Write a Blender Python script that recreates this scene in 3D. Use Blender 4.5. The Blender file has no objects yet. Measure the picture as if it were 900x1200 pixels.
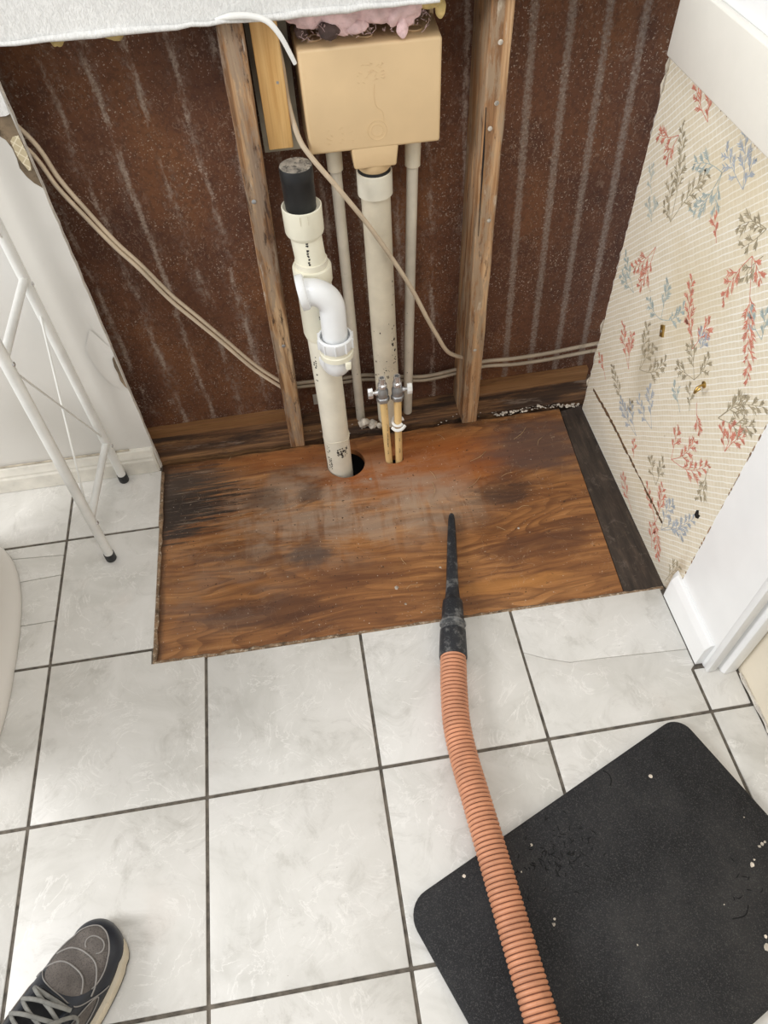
import bpy, bmesh, math, random
from mathutils import Vector, Matrix
random.seed(7)
SC = bpy.context.scene
COL = SC.collection

# ------------------------------------------------------------------ camera
F_PX = 847.806
R = ((0.9871870, -0.1554614, -0.0359656),
     (-0.1451955, -0.7816745, -0.6065502),
     (0.0661818, 0.6040005, -0.7942313))
cam_d = bpy.data.cameras.new('camera')
cam_d.sensor_fit = 'VERTICAL'
cam_d.sensor_height = 36.0
cam_d.sensor_width = 27.0
cam_d.lens = F_PX / 1200.0 * 36.0
cam_d.clip_start = 0.02
cam = bpy.data.objects.new('camera', cam_d)
COL.objects.link(cam)
r_, d_, f_ = Vector(R[0]), Vector(R[1]), Vector(R[2])
m = Matrix.Identity(4)
for i in range(3):
    m[i][0] = r_[i]; m[i][1] = -d_[i]; m[i][2] = -f_[i]
m.translation = Vector((0.596986, -0.418939, 1.286297))
cam.matrix_world = m
SC.camera = cam

# ------------------------------------------------------------------ light
SC.view_settings.view_transform = 'Standard'
SC.view_settings.look = 'None'
SC.view_settings.gamma = 1.0
SC.view_settings.use_curve_mapping = False
SC.view_settings.exposure = 0.0
world = bpy.data.worlds.new('room_ambience')
SC.world = world
world.use_nodes = True
bg = world.node_tree.nodes['Background']
bg.inputs[0].default_value = (0.985, 0.99, 1.0, 1)
bg.inputs[1].default_value = 0.58


def area(name, loc, target, sx, sy, power, col):
    l = bpy.data.lights.new(name, 'AREA')
    l.shape = 'RECTANGLE'; l.size = sx; l.size_y = sy; l.energy = power; l.color = col
    o = bpy.data.objects.new(name, l)
    COL.objects.link(o)
    o.location = loc
    o.rotation_euler = (Vector(target) - Vector(loc)).to_track_quat('-Z', 'Y').to_euler()
    return o


area('window_daylight', (-2.3, -0.35, 2.05), (0.6, 0.3, 0.1), 1.1, 1.2, 76, (1.0, 0.995, 0.985))
area('overhead_fill', (0.55, -0.45, 2.4), (0.6, 0.3, 0.0), 0.6, 0.6, 11, (1.0, 0.985, 0.96))  # unseen overhead area light, added as fill


# ------------------------------------------------------------------ material helpers
def srgb(r, g, b):
    def c(v):
        v /= 255.0
        return v / 12.92 if v <= 0.04045 else ((v + 0.055) / 1.055) ** 2.4
    return (c(r), c(g), c(b), 1.0)


class Mat:
    def __init__(s, name, col=(200, 200, 200), rough=0.5, spec=0.5, metal=0.0):
        s.m = bpy.data.materials.new(name); s.m.use_nodes = True
        s.t = s.m.node_tree
        s.b = s.t.nodes['Principled BSDF']
        s.b.inputs['Base Color'].default_value = srgb(*col)
        s.b.inputs['Roughness'].default_value = rough
        s.b.inputs['Metallic'].default_value = metal
        s.b.inputs['Specular IOR Level'].default_value = spec
        s._c = None

    def node(s, t): return s.t.nodes.new(t)
    def link(s, a, b): s.t.links.new(a, b)

    def setin(s, sock, v):
        if isinstance(v, bpy.types.NodeSocket): s.link(v, sock)
        else: sock.default_value = v

    def co(s, kind='Object'):
        if s._c is None: s._c = s.node('ShaderNodeTexCoord')
        return s._c.outputs[kind]

    def map(s, co, scale=(1, 1, 1), loc=(0, 0, 0), rot=(0, 0, 0)):
        n = s.node('ShaderNodeMapping')
        s.link(co, n.inputs[0])
        n.inputs['Scale'].default_value = scale
        n.inputs['Rotation'].default_value = rot
        s.setin(n.inputs['Location'], loc)
        return n.outputs[0]

    def noise(s, co, scale=5, detail=4, rough=0.55, dist=0.0, color=False):
        n = s.node('ShaderNodeTexNoise')
        s.link(co, n.inputs['Vector'])
        n.inputs['Scale'].default_value = scale
        n.inputs['Detail'].default_value = detail
        n.inputs['Roughness'].default_value = rough
        n.inputs['Distortion'].default_value = dist
        return n.outputs['Color' if color else 'Fac']

    def voronoi(s, co, scale=20, feature='F1', out='Distance'):
        n = s.node('ShaderNodeTexVoronoi'); n.feature = feature
        s.link(co, n.inputs['Vector']); n.inputs['Scale'].default_value = scale
        return n.outputs[out]

    def math(s, op, a, b=0.0, c=None, clamp=False):
        n = s.node('ShaderNodeMath'); n.operation = op; n.use_clamp = clamp
        s.setin(n.inputs[0], a); s.setin(n.inputs[1], b)
        if c is not None: s.setin(n.inputs[2], c)
        return n.outputs[0]

    def ramp(s, fac, stops, interp='LINEAR'):
        n = s.node('ShaderNodeValToRGB'); s.link(fac, n.inputs[0])
        n.color_ramp.interpolation = interp
        e = n.color_ramp.elements
        while len(e) < len(stops): e.new(0.5)
        for q, (p, c) in zip(e, stops):
            q.position = p
            q.color = (c, c, c, 1) if isinstance(c, (int, float)) else srgb(*c)
        return n.outputs[0]

    def step(s, v, lo, hi):
        n = s.node('ShaderNodeMapRange'); n.interpolation_type = 'SMOOTHSTEP'
        s.link(v, n.inputs[0]); n.inputs[1].default_value = lo; n.inputs[2].default_value = hi
        return n.outputs[0]

    def mix(s, fac, a, b, mode='MIX'):
        n = s.node('ShaderNodeMix'); n.data_type = 'RGBA'; n.blend_type = mode
        s.setin(n.inputs[0], fac)
        for i, v in ((6, a), (7, b)):
            s.setin(n.inputs[i], srgb(*v) if isinstance(v, tuple) and len(v) == 3 else v)
        return n.outputs[2]

    def xyz(s, co):
        n = s.node('ShaderNodeSeparateXYZ'); s.link(co, n.inputs[0]); return n.outputs

    def blob(s, co, c, rad, lo=1.0, hi=0.3):
        """soft elliptic patch (1 in the centre), for a stain with a place of its own"""
        mp = s.map(co, (1 / rad[0], 1 / rad[1], 1 / rad[2]), (-c[0] / rad[0], -c[1] / rad[1], -c[2] / rad[2]))
        n = s.node('ShaderNodeVectorMath'); n.operation = 'LENGTH'; s.link(mp, n.inputs[0])
        return n.outputs['Value']

    def color(s, v): s.setin(s.b.inputs['Base Color'], v); return s
    def rough(s, v): s.setin(s.b.inputs['Roughness'], v); return s

    def bump(s, h, strength=0.3, dist=0.002):
        n = s.node('ShaderNodeBump'); s.link(h, n.inputs['Height'])
        n.inputs['Strength'].default_value = strength; n.inputs['Distance'].default_value = dist
        s.link(n.outputs[0], s.b.inputs['Normal']); return s


def simple(name, col, rough=0.5, var=0.12, scale=20, bump=0.0, bscale=80, spec=0.5, metal=0.0, dirt=None):
    M = Mat(name, col, rough, spec, metal)
    co = M.co()
    n = M.noise(co, scale, 5)
    dk = tuple(max(0, v * (1 - var)) for v in col); lt = tuple(min(255, v * (1 + var * 0.5)) for v in col)
    c = M.ramp(n, [(0.3, dk), (0.7, lt)])
    if dirt:
        f = M.step(M.noise(co, scale * 2.3, 6, 0.7), dirt[1], dirt[1] + 0.12)
        c = M.mix(M.math('MULTIPLY', f, dirt[2]), c, dirt[0])
    M.color(c)
    if bump: M.bump(M.noise(co, bscale, 4), bump, 0.001)
    return M.m


# --- tile
def tile_mat():
    M = Mat('glazed_tile', rough=0.28)
    oi = M.node('ShaderNodeObjectInfo')
    cx = M.node('ShaderNodeCombineXYZ')
    M.link(M.math('MULTIPLY', oi.outputs['Random'], 37.0), cx.inputs[0])
    M.link(M.math('MULTIPLY', oi.outputs['Random'], 91.0), cx.inputs[1])
    va = M.node('ShaderNodeVectorMath'); va.operation = 'ADD'
    M.link(M.co(), va.inputs[0]); M.link(cx.outputs[0], va.inputs[1])
    co = va.outputs[0]
    n1 = M.noise(co, 7, 8, 0.62, 0.8)
    c = M.ramp(n1, [(0.30, (200, 198, 192)), (0.5, (215, 213, 208)), (0.72, (224, 222, 218))])
    # pale veins
    n2 = M.noise(co, 9, 6, 0.62, 2.2)
    v = M.math('ABSOLUTE', M.math('SUBTRACT', n2, 0.5))
    vein = M.math('SUBTRACT', 1.0, M.step(v, 0.0, 0.022))
    brk = M.step(M.noise(co, 13, 3), 0.42, 0.58)
    c = M.mix(M.math('MULTIPLY', M.math('MULTIPLY', vein, brk), 0.75), c, (233, 231, 227))
    # grey clouding, slight pink
    g = M.step(M.noise(co, 11, 10, 0.76, 1.2), 0.50, 0.70)
    c = M.mix(M.math('MULTIPLY', g, 0.62), c, (182, 179, 172))
    pk = M.step(M.noise(co, 4, 3), 0.6, 0.75)
    c = M.mix(M.math('MULTIPLY', pk, 0.25), c, (216, 203, 194))
    sp = M.step(M.noise(co, 210, 2, 0.5), 0.77, 0.80)
    c = M.mix(M.math('MULTIPLY', sp, 0.7), c, (120, 110, 98))
    M.color(c)
    M.rough(M.ramp(M.noise(co, 14, 4), [(0.3, 0.34), (0.7, 0.50)]))
    M.bump(M.noise(co, 5, 3), 0.06, 0.004)
    return M.m


T_TILE = tile_mat()
T_GROUT = simple('grey_grout', (104, 97, 88), 0.95, 0.35, 60, 0.6, 300)


# --- water-stained plywood
def ply_mat():
    M = Mat('stained_plywood', rough=0.55)
    co = M.co()
    x, y, z = M.xyz(co)
    inv = lambda v: M.math('SUBTRACT', 1.0, v)
    def stain(c, col, at, rad, k, edge=0.9, sc=14, lo=0.5, hi=1.35):
        f = M.math('ADD', M.blob(co, (at[0], at[1], 0), (rad[0], rad[1], 1)), M.math('MULTIPLY', M.math('SUBTRACT', M.noise(M.map(co, (1, 2.2, 1), (at[0] * 7, at[1] * 5, 0)), sc, 6, 0.65), 0.5), edge * 2))
        return M.mix(M.math('MULTIPLY', inv(M.step(f, lo, hi)), k), c, col)
    # slightly bent long grain
    wob = M.noise(M.map(co, (1.3, 2.4, 1)), 1.6, 3, 0.5, color=True)
    vm = M.node('ShaderNodeVectorMath'); vm.operation = 'MULTIPLY_ADD'
    M.link(wob, vm.inputs[0]); vm.inputs[1].default_value = (0.0, 0.10, 0); M.link(co, vm.inputs[2])
    cw = vm.outputs[0]
    g1 = M.noise(M.map(cw, (1.6, 26, 1)), 1.6, 8, 0.66)
    c = M.ramp(g1, [(0.30, (98, 60, 32)), (0.45, (138, 90, 50)), (0.56, (164, 112, 64)), (0.70, (190, 138, 86))])
    # rotary-cut figure: thin darker contour lines
    ring = M.noise(M.map(cw, (0.9, 4.2, 1), (3, 1, 0)), 1.5, 3, 0.45)
    rr = M.math('FRACT', M.math('MULTIPLY', ring, 24.0))
    rl = M.math('MULTIPLY', M.step(rr, 0.25, 0.92), inv(M.step(rr, 0.93, 1.0)))
    rl = M.math('MULTIPLY', rl, M.ramp(M.noise(M.map(co, (3, 6, 1)), 1.2, 3), [(0.35, 0.15), (0.62, 1.0)]))
    c = M.mix(M.math('MULTIPLY', rl, 0.65), c, (92, 54, 28))
    fine = M.noise(M.map(cw, (7, 260, 1)), 1.0, 4, 0.6)
    c = M.mix(M.math('MULTIPLY', M.step(fine, 0.50, 0.68), 0.35), c, (88, 55, 32))
    # broad darker water marks along the grain
    dk = M.step(M.noise(M.map(cw, (2.6, 10, 1), (5, 2, 0)), 1.5, 6, 0.66), 0.50, 0.62)
    c = M.mix(M.math('MULTIPLY', dk, 0.55), c, (84, 50, 30))
    c = stain(c, (78, 46, 28), (0.44, 0.36), (0.13, 0.035), 0.7)
    c = stain(c, (84, 48, 30), (0.62, 0.41), (0.12, 0.03), 0.55)
    c = stain(c, (88, 52, 32), (1.02, 0.42), (0.12, 0.035), 0.6)
    c = stain(c, (182, 124, 62), (0.92, 0.335), (0.12, 0.018), 0.55)
    # wet, redder patch round the pipes
    c = stain(c, (158, 86, 34), (0.82, 0.69), (0.24, 0.10), 0.65, 0.6, 9)
    c = stain(c, (150, 88, 40), (0.52, 0.77), (0.16, 0.03), 0.5, 0.6)
    # reflected sheen and dust painted grey over the middle, with bare drip tracks
    hz_ = M.math('MULTIPLY', inv(M.step(M.blob(co, (0.58, 0.60, 0), (0.36, 0.15, 1)), 0.5, 1.3)), M.step(M.noise(M.map(co, (4, 10, 1), (1, 4, 0)), 1.5, 7, 0.68, 0.3), 0.36, 0.60))
    tr_ = M.ramp(M.noise(M.map(co, (26, 4, 1), (2, 0, 0)), 1.3, 4, 0.6), [(0.36, 0.35), (0.5, 1.0)])
    c = M.mix(M.math('MULTIPLY', M.math('MULTIPLY', hz_, tr_), 0.62), c, (166, 146, 126))
    hz2 = M.math('MULTIPLY', inv(M.step(M.blob(co, (0.83, 0.57, 0), (0.12, 0.09, 1)), 0.5, 1.3)), tr_)
    c = M.mix(M.math('MULTIPLY', hz2, 0.42), c, (170, 148, 126))
    c = M.mix(M.math('MULTIPLY', M.math('MULTIPLY', inv(M.step(M.blob(co, (0.33, 0.42, 0), (0.16, 0.10, 1)), 0.4, 1.3)), M.step(M.noise(M.map(co, (5, 8, 1)), 1.7, 5, 0.6), 0.42, 0.62)), 0.3), c, (140, 120, 106))
    # right back: sooty purple-brown
    c = stain(c, (92, 72, 64), (1.10, 0.70), (0.14, 0.09), 0.8, 0.7, 12)
    c = stain(c, (60, 44, 38), (0.985, 0.57), (0.07, 0.035), 0.75, 0.8, 22)
    c = stain(c, (78, 66, 60), (0.53, 0.485), (0.05, 0.03), 0.75, 0.7, 30)
    c = stain(c, (90, 76, 66), (0.44, 0.655), (0.05, 0.035), 0.6, 0.8, 24)
    c = stain(c, (70, 52, 42), (0.545, 0.655), (0.03, 0.03), 0.6, 0.8, 24)
    # black mould feathering in from the left along the grain
    fe = M.noise(M.map(co, (4.5, 95, 1)), 1.4, 6, 0.72)
    ml = M.math('ADD', M.blob(co, (0.185, 0.675, 0), (0.21, 0.115, 1)), M.math('MULTIPLY', M.math('SUBTRACT', fe, 0.5), 2.8))
    c = M.mix(M.math('MULTIPLY', inv(M.step(ml, 0.62, 1.00)), 0.95), c, (45, 38, 34))
    gr = M.math('ADD', M.blob(co, (0.23, 0.745, 0), (0.15, 0.055, 1)), M.math('MULTIPLY', M.math('SUBTRACT', fe, 0.5), 2.0))
    c = M.mix(M.math('MULTIPLY', inv(M.step(gr, 0.5, 1.2)), 0.75), c, (86, 73, 63))
    wf = M.math('MULTIPLY', inv(M.step(M.blob(co, (0.25, 0.70, 0), (0.13, 0.10, 1)), 0.6, 1.2)), M.step(M.noise(M.map(co, (7, 120, 1), (3, 3, 0)), 1.3, 5, 0.7), 0.56, 0.66))
    c = M.mix(M.math('MULTIPLY', wf, 0.6), c, (158, 140, 122))
    # rotten rim along the back
    bk = M.math('ADD', y, M.math('MULTIPLY', M.noise(M.map(co, (6, 20, 1)), 2.0, 6, 0.7), 0.08))
    c = M.mix(M.math('MULTIPLY', M.step(bk, 0.828, 0.86), 0.9), c, (44, 32, 25))
    lf = M.math('SUBTRACT', M.math('ADD', x, M.math('MULTIPLY', M.noise(co, 40, 4), 0.02)), 0.0)
    c = M.mix(M.math('MULTIPLY', inv(M.step(lf, 0.219, 0.232)), 0.6), c, (62, 44, 32))
    # dust specks, dark pin spots
    sp = M.step(M.noise(co, 150, 2, 0.5), 0.69, 0.73)
    c = M.mix(M.math('MULTIPLY', sp, 0.8), c, (48, 30, 20))
    sp = M.step(M.noise(M.map(co, (1, 1, 1), (9, 9, 0)), 190, 2, 0.5), 0.72, 0.75)
    c = M.mix(M.math('MULTIPLY', sp, 0.6), c, (200, 182, 160))
    sc_ = M.math('ABSOLUTE', M.math('SUBTRACT', M.noise(M.map(co, (1, 1, 1), (5, 9, 0)), 12, 2, 0.4, 3.0), 0.5))
    sc_ = M.math('MULTIPLY', inv(M.step(sc_, 0.0, 0.0035)), M.step(M.noise(co, 9, 2), 0.48, 0.58))
    c = M.mix(M.math('MULTIPLY', sc_, 0.55), c, (196, 174, 148))
    M.color(c)
    M.rough(M.ramp(M.noise(co, 6, 4), [(0.3, 0.40), (0.7, 0.70)]))
    M.bump(M.math('ADD', M.math('MULTIPLY', fine, 0.6), M.noise(co, 120, 4)), 0.25, 0.001)
    return M.m


T_PLY = ply_mat()


def black_strip_mat():
    M = Mat('tar_black_wood', rough=0.6)
    co = M.co()
    n = M.noise(M.map(co, (30, 5, 1)), 2.0, 6, 0.65)
    c = M.ramp(n, [(0.3, (34, 28, 24)), (0.55, (60, 50, 43)), (0.75, (90, 76, 64))])
    f = M.noise(M.map(co, (260, 14, 1)), 1.0, 4, 0.6)
    c = M.mix(M.math('MULTIPLY', M.step(f, 0.55, 0.72), 0.5), c, (88, 72, 58))
    s = M.step(M.noise(co, 34, 7, 0.75, 0.8), 0.55, 0.70)
    c = M.mix(M.math('MULTIPLY', s, 0.5), c, (128, 116, 106))
    M.color(c); M.bump(n, 0.3, 0.001)
    return M.m


T_BLACKWOOD = black_strip_mat()


def panel_mat():
    """back of the next room's board: brown paper with grey glue lines"""
    M = Mat('brown_gypsum_paper', rough=0.8)
    co = M.co()
    x, y, z = M.xyz(co)
    n = M.noise(M.map(co, (1.5, 1, 0.9)), 3.0, 6, 0.6)
    c = M.ramp(n, [(0.28, (76, 47, 35)), (0.5, (106, 67, 44)), (0.72, (134, 88, 53))])
    c = M.mix(M.math('MULTIPLY', M.step(M.noise(co, 8, 5, 0.6), 0.52, 0.7), 0.45), c, (66, 37, 28))
    # fine mottling
    c = M.mix(M.math('MULTIPLY', M.step(M.noise(co, 110, 5, 0.7), 0.46, 0.62), 0.35), c, (52, 31, 24))
    wob = M.math('MULTIPLY', M.math('SUBTRACT', M.noise(M.map(co, (1, 1, 1)), 7, 4, 0.6), 0.5), 0.024)
    wob2 = M.math('MULTIPLY', M.math('SUBTRACT', M.noise(M.map(co, (1, 1, 1), (4, 0, 0)), 150, 3, 0.7), 0.5), 0.016)
    xx = M.math('ADD', x, wob2)
    xx = M.math('ADD', xx, M.math('MULTIPLY', z, 0.035))
    def stripes(x0, pitch, half, soft, xin):
        ph = M.math('FRACT', M.math('ADD', M.math('DIVIDE', M.math('SUBTRACT', xin, x0), pitch), 0.5))
        dist = M.math('MULTIPLY', M.math('ABSOLUTE', M.math('SUBTRACT', ph, 0.5)), pitch)
        return M.math('SUBTRACT', 1.0, M.step(dist, half, half + soft))
    sharp = stripes(1.071, 0.0655, 0.0035, 0.0065, xx)
    right = M.step(x, 0.985, 0.99)
    left = M.math('SUBTRACT', 1.0, right)
    grit = M.ramp(M.noise(co, 170, 4, 0.7), [(0.38, 0.25), (0.58, 1.0)])
    rs = M.math('MULTIPLY', M.math('MULTIPLY', sharp, grit), right)
    c = M.mix(M.math('MULTIPLY', rs, 0.85), c, (148, 133, 121))
    # left of the studs the lines are dragged, broken and dusty
    xl = M.math('ADD', xx, wob)
    core = M.math('MULTIPLY', stripes(0.267, 0.069, 0.0015, 0.006, xl), M.step(M.noise(M.map(co, (5, 1, 1.6), (2, 0, 1)), 5.0, 6, 0.7), 0.44, 0.56))
    halo = M.math('MULTIPLY', stripes(0.267, 0.069, 0.004, 0.026, xl), M.step(M.noise(M.map(co, (3, 1, 1.6), (7, 0, 1)), 6.0, 9, 0.78), 0.47, 0.60))
    halo = M.math('MULTIPLY', halo, M.step(M.noise(co, 90, 5, 0.75), 0.42, 0.56))
    c = M.mix(M.math('MULTIPLY', M.math('MULTIPLY', halo, left), 0.62), c, (140, 122, 110))
    c = M.mix(M.math('MULTIPLY', M.math('MULTIPLY', M.math('MULTIPLY', core, grit), left), 0.85), c, (172, 156, 142))
    # plaster flecks, curled shavings
    fl = M.step(M.noise(M.map(co, (1, 1, 0.6)), 120, 3, 0.62, 1.6), 0.57, 0.63)
    fl = M.math('MULTIPLY', fl, M.step(M.noise(co, 8, 4), 0.38, 0.58))
    c = M.mix(M.math('MULTIPLY', fl, 0.42), c, (146, 120, 101))
    fl2 = M.step(M.noise(co, 280, 2, 0.5), 0.635, 0.67)
    fl2 = M.math('MULTIPLY', fl2, M.ramp(M.noise(co, 14, 4), [(0.38, 0.12), (0.62, 1.0)]))
    c = M.mix(M.math('MULTIPLY', fl2, 0.75), c, (184, 166, 149))
    M.color(c)
    M.bump(M.noise(co, 90, 5), 0.3, 0.001)
    return M.m


T_PANEL = panel_mat()


def wood_mat(name, stops, axis=2, rough=0.7, stain=None, knots=True):
    M = Mat(name, rough=rough)
    co = M.co()
    sc = [34, 34, 34]; sc[axis] = 1.6
    n = M.noise(M.map(co, tuple(sc)), 1.4, 6, 0.62, 0.7)
    c = M.ramp(n, stops)
    sc2 = [240, 240, 240]; sc2[axis] = 7
    f = M.noise(M.map(co, tuple(sc2)), 1.0, 3, 0.6)
    c = M.mix(M.math('MULTIPLY', M.step(f, 0.50, 0.66), 0.5), c, stops[0][1])
    if stain:
        for col, sca, lo, k in stain:
            st_ = [1, 1, 1]; st_[axis] = 0.22
            s = M.step(M.noise(M.map(co, tuple(st_), (sca, 0, 0)), sca, 7, 0.72), lo, lo + 0.12)
            c = M.mix(M.math('MULTIPLY', s, k), c, col)
    M.color(c); M.bump(M.math('ADD', n, f), 0.4, 0.001)
    return M.m


W_STUD1 = wood_mat('weathered_stud_wood', [(0.36, (84, 56, 36)), (0.5, (156, 116, 78)), (0.64, (198, 166, 128))],
                   stain=[((144, 126, 108), 42, 0.45, 0.75), ((58, 38, 27), 70, 0.54, 0.9), ((196, 182, 166), 55, 0.58, 0.7), ((110, 62, 58), 20, 0.66, 0.7)])
W_STUD2 = wood_mat('aged_stud_wood', [(0.36, (104, 70, 44)), (0.5, (166, 124, 84)), (0.64, (204, 168, 128))],
                   stain=[((162, 142, 118), 40, 0.45, 0.75), ((70, 46, 32), 75, 0.56, 0.85), ((210, 196, 176), 60, 0.58, 0.65)])
W_NEW = wood_mat('fresh_pine', [(0.28, (196, 146, 84)), (0.5, (220, 176, 112)), (0.72, (234, 196, 136))], rough=0.55)
W_PLATE = wood_mat('rotten_plate_wood', [(0.32, (58, 41, 30)), (0.5, (112, 80, 54)), (0.68, (166, 124, 82))], axis=0,
                   stain=[((44, 34, 29), 14, 0.46, 0.8), ((146, 128, 112), 30, 0.56, 0.65), ((30, 24, 21), 44, 0.58, 0.75)])
W_LATH = wood_mat('bare_lath_wood', [(0.28, (112, 76, 44)), (0.5, (146, 104, 64)), (0.72, (166, 124, 82))], axis=0,
                  stain=[((74, 50, 32), 12, 0.55, 0.6)])


# --- white drywall, textured vinyl, wallpaper
def drywall_mat():
    M = Mat('white_wall_paint', rough=0.45)
    co = M.co()
    c = M.ramp(M.noise(co, 3, 5), [(0.3, (214, 211, 205)), (0.7, (224, 222, 217))])
    s = M.step(M.noise(co, 16, 7, 0.7), 0.64, 0.74)
    c = M.mix(M.math('MULTIPLY', s, 0.18), c, (176, 166, 150))
    M.color(c); M.bump(M.noise(co, 140, 3), 0.08, 0.0006)
    return M.m


def vinyl_mat():
    M = Mat('embossed_white_vinyl', rough=0.42)
    co = M.co()
    n = M.noise(M.map(co, (300, 60, 150), rot=(0, 0.25, 0)), 1.0, 2, 0.5, 1.0)
    M.color(M.ramp(n, [(0.35, (214, 214, 212)), (0.65, (232, 232, 230))]))
    M.bump(n, 0.8, 0.0014)
    return M.m


def wallpaper_mat():
    M = Mat('cream_grid_wallpaper', rough=0.6)
    co = M.co()
    x, y, z = M.xyz(co)
    c = M.ramp(M.noise(co, 60, 4, 0.6), [(0.35, (226, 216, 193)), (0.65, (236, 227, 206))])
    # fine woven ground
    fw = M.math('MULTIPLY', M.math('SINE', M.math('MULTIPLY', y, 2200.0)), M.math('SINE', M.math('MULTIPLY', z, 2000.0)))
    c = M.mix(M.step(fw, 0.1, 0.9), c, (216, 205, 180))
    jit = M.math('MULTIPLY', M.math('SUBTRACT', M.noise(co, 30, 3), 0.5), 0.004)
    def lines(v, pitch, w):
        ph = M.math('FRACT', M.math('DIVIDE', M.math('ADD', v, jit), pitch))
        d = M.math('MULTIPLY', M.math('ABSOLUTE', M.math('SUBTRACT', ph, 0.5)), pitch)
        return M.math('SUBTRACT', 1.0, M.step(d, w, w + 0.0006))
    lh = lines(M.math('MULTIPLY', M.math('ADD', z, y), 0.7071), 0.0102, 0.0007)
    lv = lines(M.math('MULTIPLY', M.math('SUBTRACT', z, y), 0.7071), 0.0102, 0.00045)
    c = M.mix(M.math('MULTIPLY', lv, 0.6), c, (244, 239, 226))
    c = M.mix(M.math('MULTIPLY', lh, 0.95), c, (248, 245, 236))
    # age: yellowing, a grey smear and grime near the foot
    ye = M.step(M.noise(co, 4.5, 4), 0.52, 0.72)
    c = M.mix(M.math('MULTIPLY', ye, 0.35), c, (214, 196, 156))
    sm = M.math('SUBTRACT', 1.0, M.step(M.math('ADD', M.blob(co, (1.243, 0.585, 0.31), (1, 0.05, 0.13)), M.math('MULTIPLY', M.noise(co, 22, 4), 0.6)), 0.5, 1.5))
    c = M.mix(M.math('MULTIPLY', sm, 0.4), c, (166, 152, 124))
    gr = M.math('SUBTRACT', 1.0, M.step(M.math('ADD', z, M.math('MULTIPLY', M.noise(co, 14, 6, 0.7), 0.16)), 0.07, 0.17))
    c = M.mix(M.math('MULTIPLY', gr, 0.40), c, (190, 182, 170))
    ga = M.math('SUBTRACT', 1.0, M.step(M.math('ADD', M.blob(co, (1.243, 0.255, 0.03), (1, 0.03, 0.16)), M.math('MULTIPLY', M.noise(co, 40, 5, 0.7), 1.0)), 0.7, 1.3))
    c = M.mix(M.math('MULTIPLY', ga, 0.5), c, (160, 132, 92))
    sp = M.step(M.noise(co, 90, 3), 0.73, 0.77)
    c = M.mix(M.math('MULTIPLY', sp, 0.5), c, (150, 132, 100))
    M.color(c); M.bump(M.math('ADD', M.math('MULTIPLY', lh, 0.6), M.noise(co, 300, 2)), 0.15, 0.0006)
    return M.m


T_WALL = drywall_mat()
T_VINYL = vinyl_mat()
T_PAPER = wallpaper_mat()
T_CREAM = simple('cream_wall_paint', (232, 222, 202), 0.5, 0.04, 6, 0.1, 120)
T_GLOSSWHITE = simple('white_gloss_trim', (246, 247, 247), 0.3, 0.02, 8)
T_BASE = simple('worn_white_baseboard', (222, 218, 208), 0.4, 0.07, 22, 0.1, 60, dirt=((150, 138, 118), 0.60, 0.4))
T_SPLASH = simple('cultured_marble_white', (242, 239, 230), 0.22, 0.03, 6)
T_GYPS = simple('gypsum_core', (206, 200, 190), 0.9, 0.2, 60, 0.6, 200, dirt=((120, 104, 88), 0.55, 0.6))
T_TORN = simple('torn_grey_paper', (122, 106, 86), 0.9, 0.35, 26, 0.6, 90, dirt=((74, 60, 46), 0.52, 0.7))
T_DARK = simple('dark_void', (22, 18, 16), 0.9, 0.3, 20)
T_CHIP = simple('plaster_crumb', (200, 190, 176), 0.9, 0.3, 80, 0.6, 200)

# --- plumbing
P_CREAM = simple('cream_pvc', (236, 231, 214), 0.32, 0.06, 12, dirt=((176, 164, 128), 0.68, 0.6))
P_AGED = simple('aged_cream_pvc', (222, 213, 192), 0.4, 0.08, 14, dirt=((84, 72, 58), 0.70, 0.7))
P_GREY = simple('greyish_supply_pvc', (214, 206, 190), 0.42, 0.08, 16, dirt=((120, 108, 92), 0.66, 0.5))
P_WHITE = simple('white_pvc', (238, 240, 241), 0.26, 0.03, 10, dirt=((204, 202, 192), 0.68, 0.4))
P_FITTING = simple('ivory_pvc_fitting', (238, 234, 214), 0.33, 0.04, 14, dirt=((196, 182, 140), 0.70, 0.6))
P_TAN = simple('tan_cpvc', (234, 200, 140), 0.38, 0.07, 14)
P_BLACK = simple('black_rubber', (26, 27, 29), 0.5, 0.25, 30, 0.15, 120)
P_DUST = simple('dust_on_black', (150, 142, 130), 0.95, 0.4, 60, 0.5, 200, dirt=((46, 44, 42), 0.50, 0.85))
P_INK = simple('black_print', (38, 36, 34), 0.6, 0.2, 60)
P_BOX = simple('beige_plastic', (223, 194, 151), 0.42, 0.04, 7, 0.06, 60, dirt=((208, 178, 134), 0.60, 0.4))
P_CHROME = simple('dull_chrome', (226, 226, 226), 0.25, 0.12, 30, metal=0.75)
P_STEEL = simple('grey_nut_metal', (176, 178, 180), 0.35, 0.15, 30, metal=0.75)
P_BRASS = simple('worn_brass', (190, 158, 92), 0.35, 0.15, 40, metal=0.85)
P_CABLE = simple('beige_cable_jacket', (208, 190, 165), 0.5, 0.1, 20, dirt=((150, 128, 102), 0.60, 0.6))
P_CABLE2 = simple('grey_cable_jacket', (176, 160, 138), 0.5, 0.12, 20, dirt=((128, 110, 90), 0.58, 0.6))
P_WHITEPL = simple('white_plastic', (236, 236, 232), 0.4, 0.04, 12)
P_PINK = simple('pink_glass_wool', (236, 204, 204), 1.0, 0.14, 40, 1.0, 160, dirt=((190, 150, 148), 0.60, 0.6))
P_YELL = simple('yellow_glass_wool', (214, 190, 130), 1.0, 0.22, 40, 1.0, 160)
P_SOOT = simple('sooty_glass_wool', (84, 68, 64), 1.0, 0.3, 40, 1.0, 160)

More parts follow.
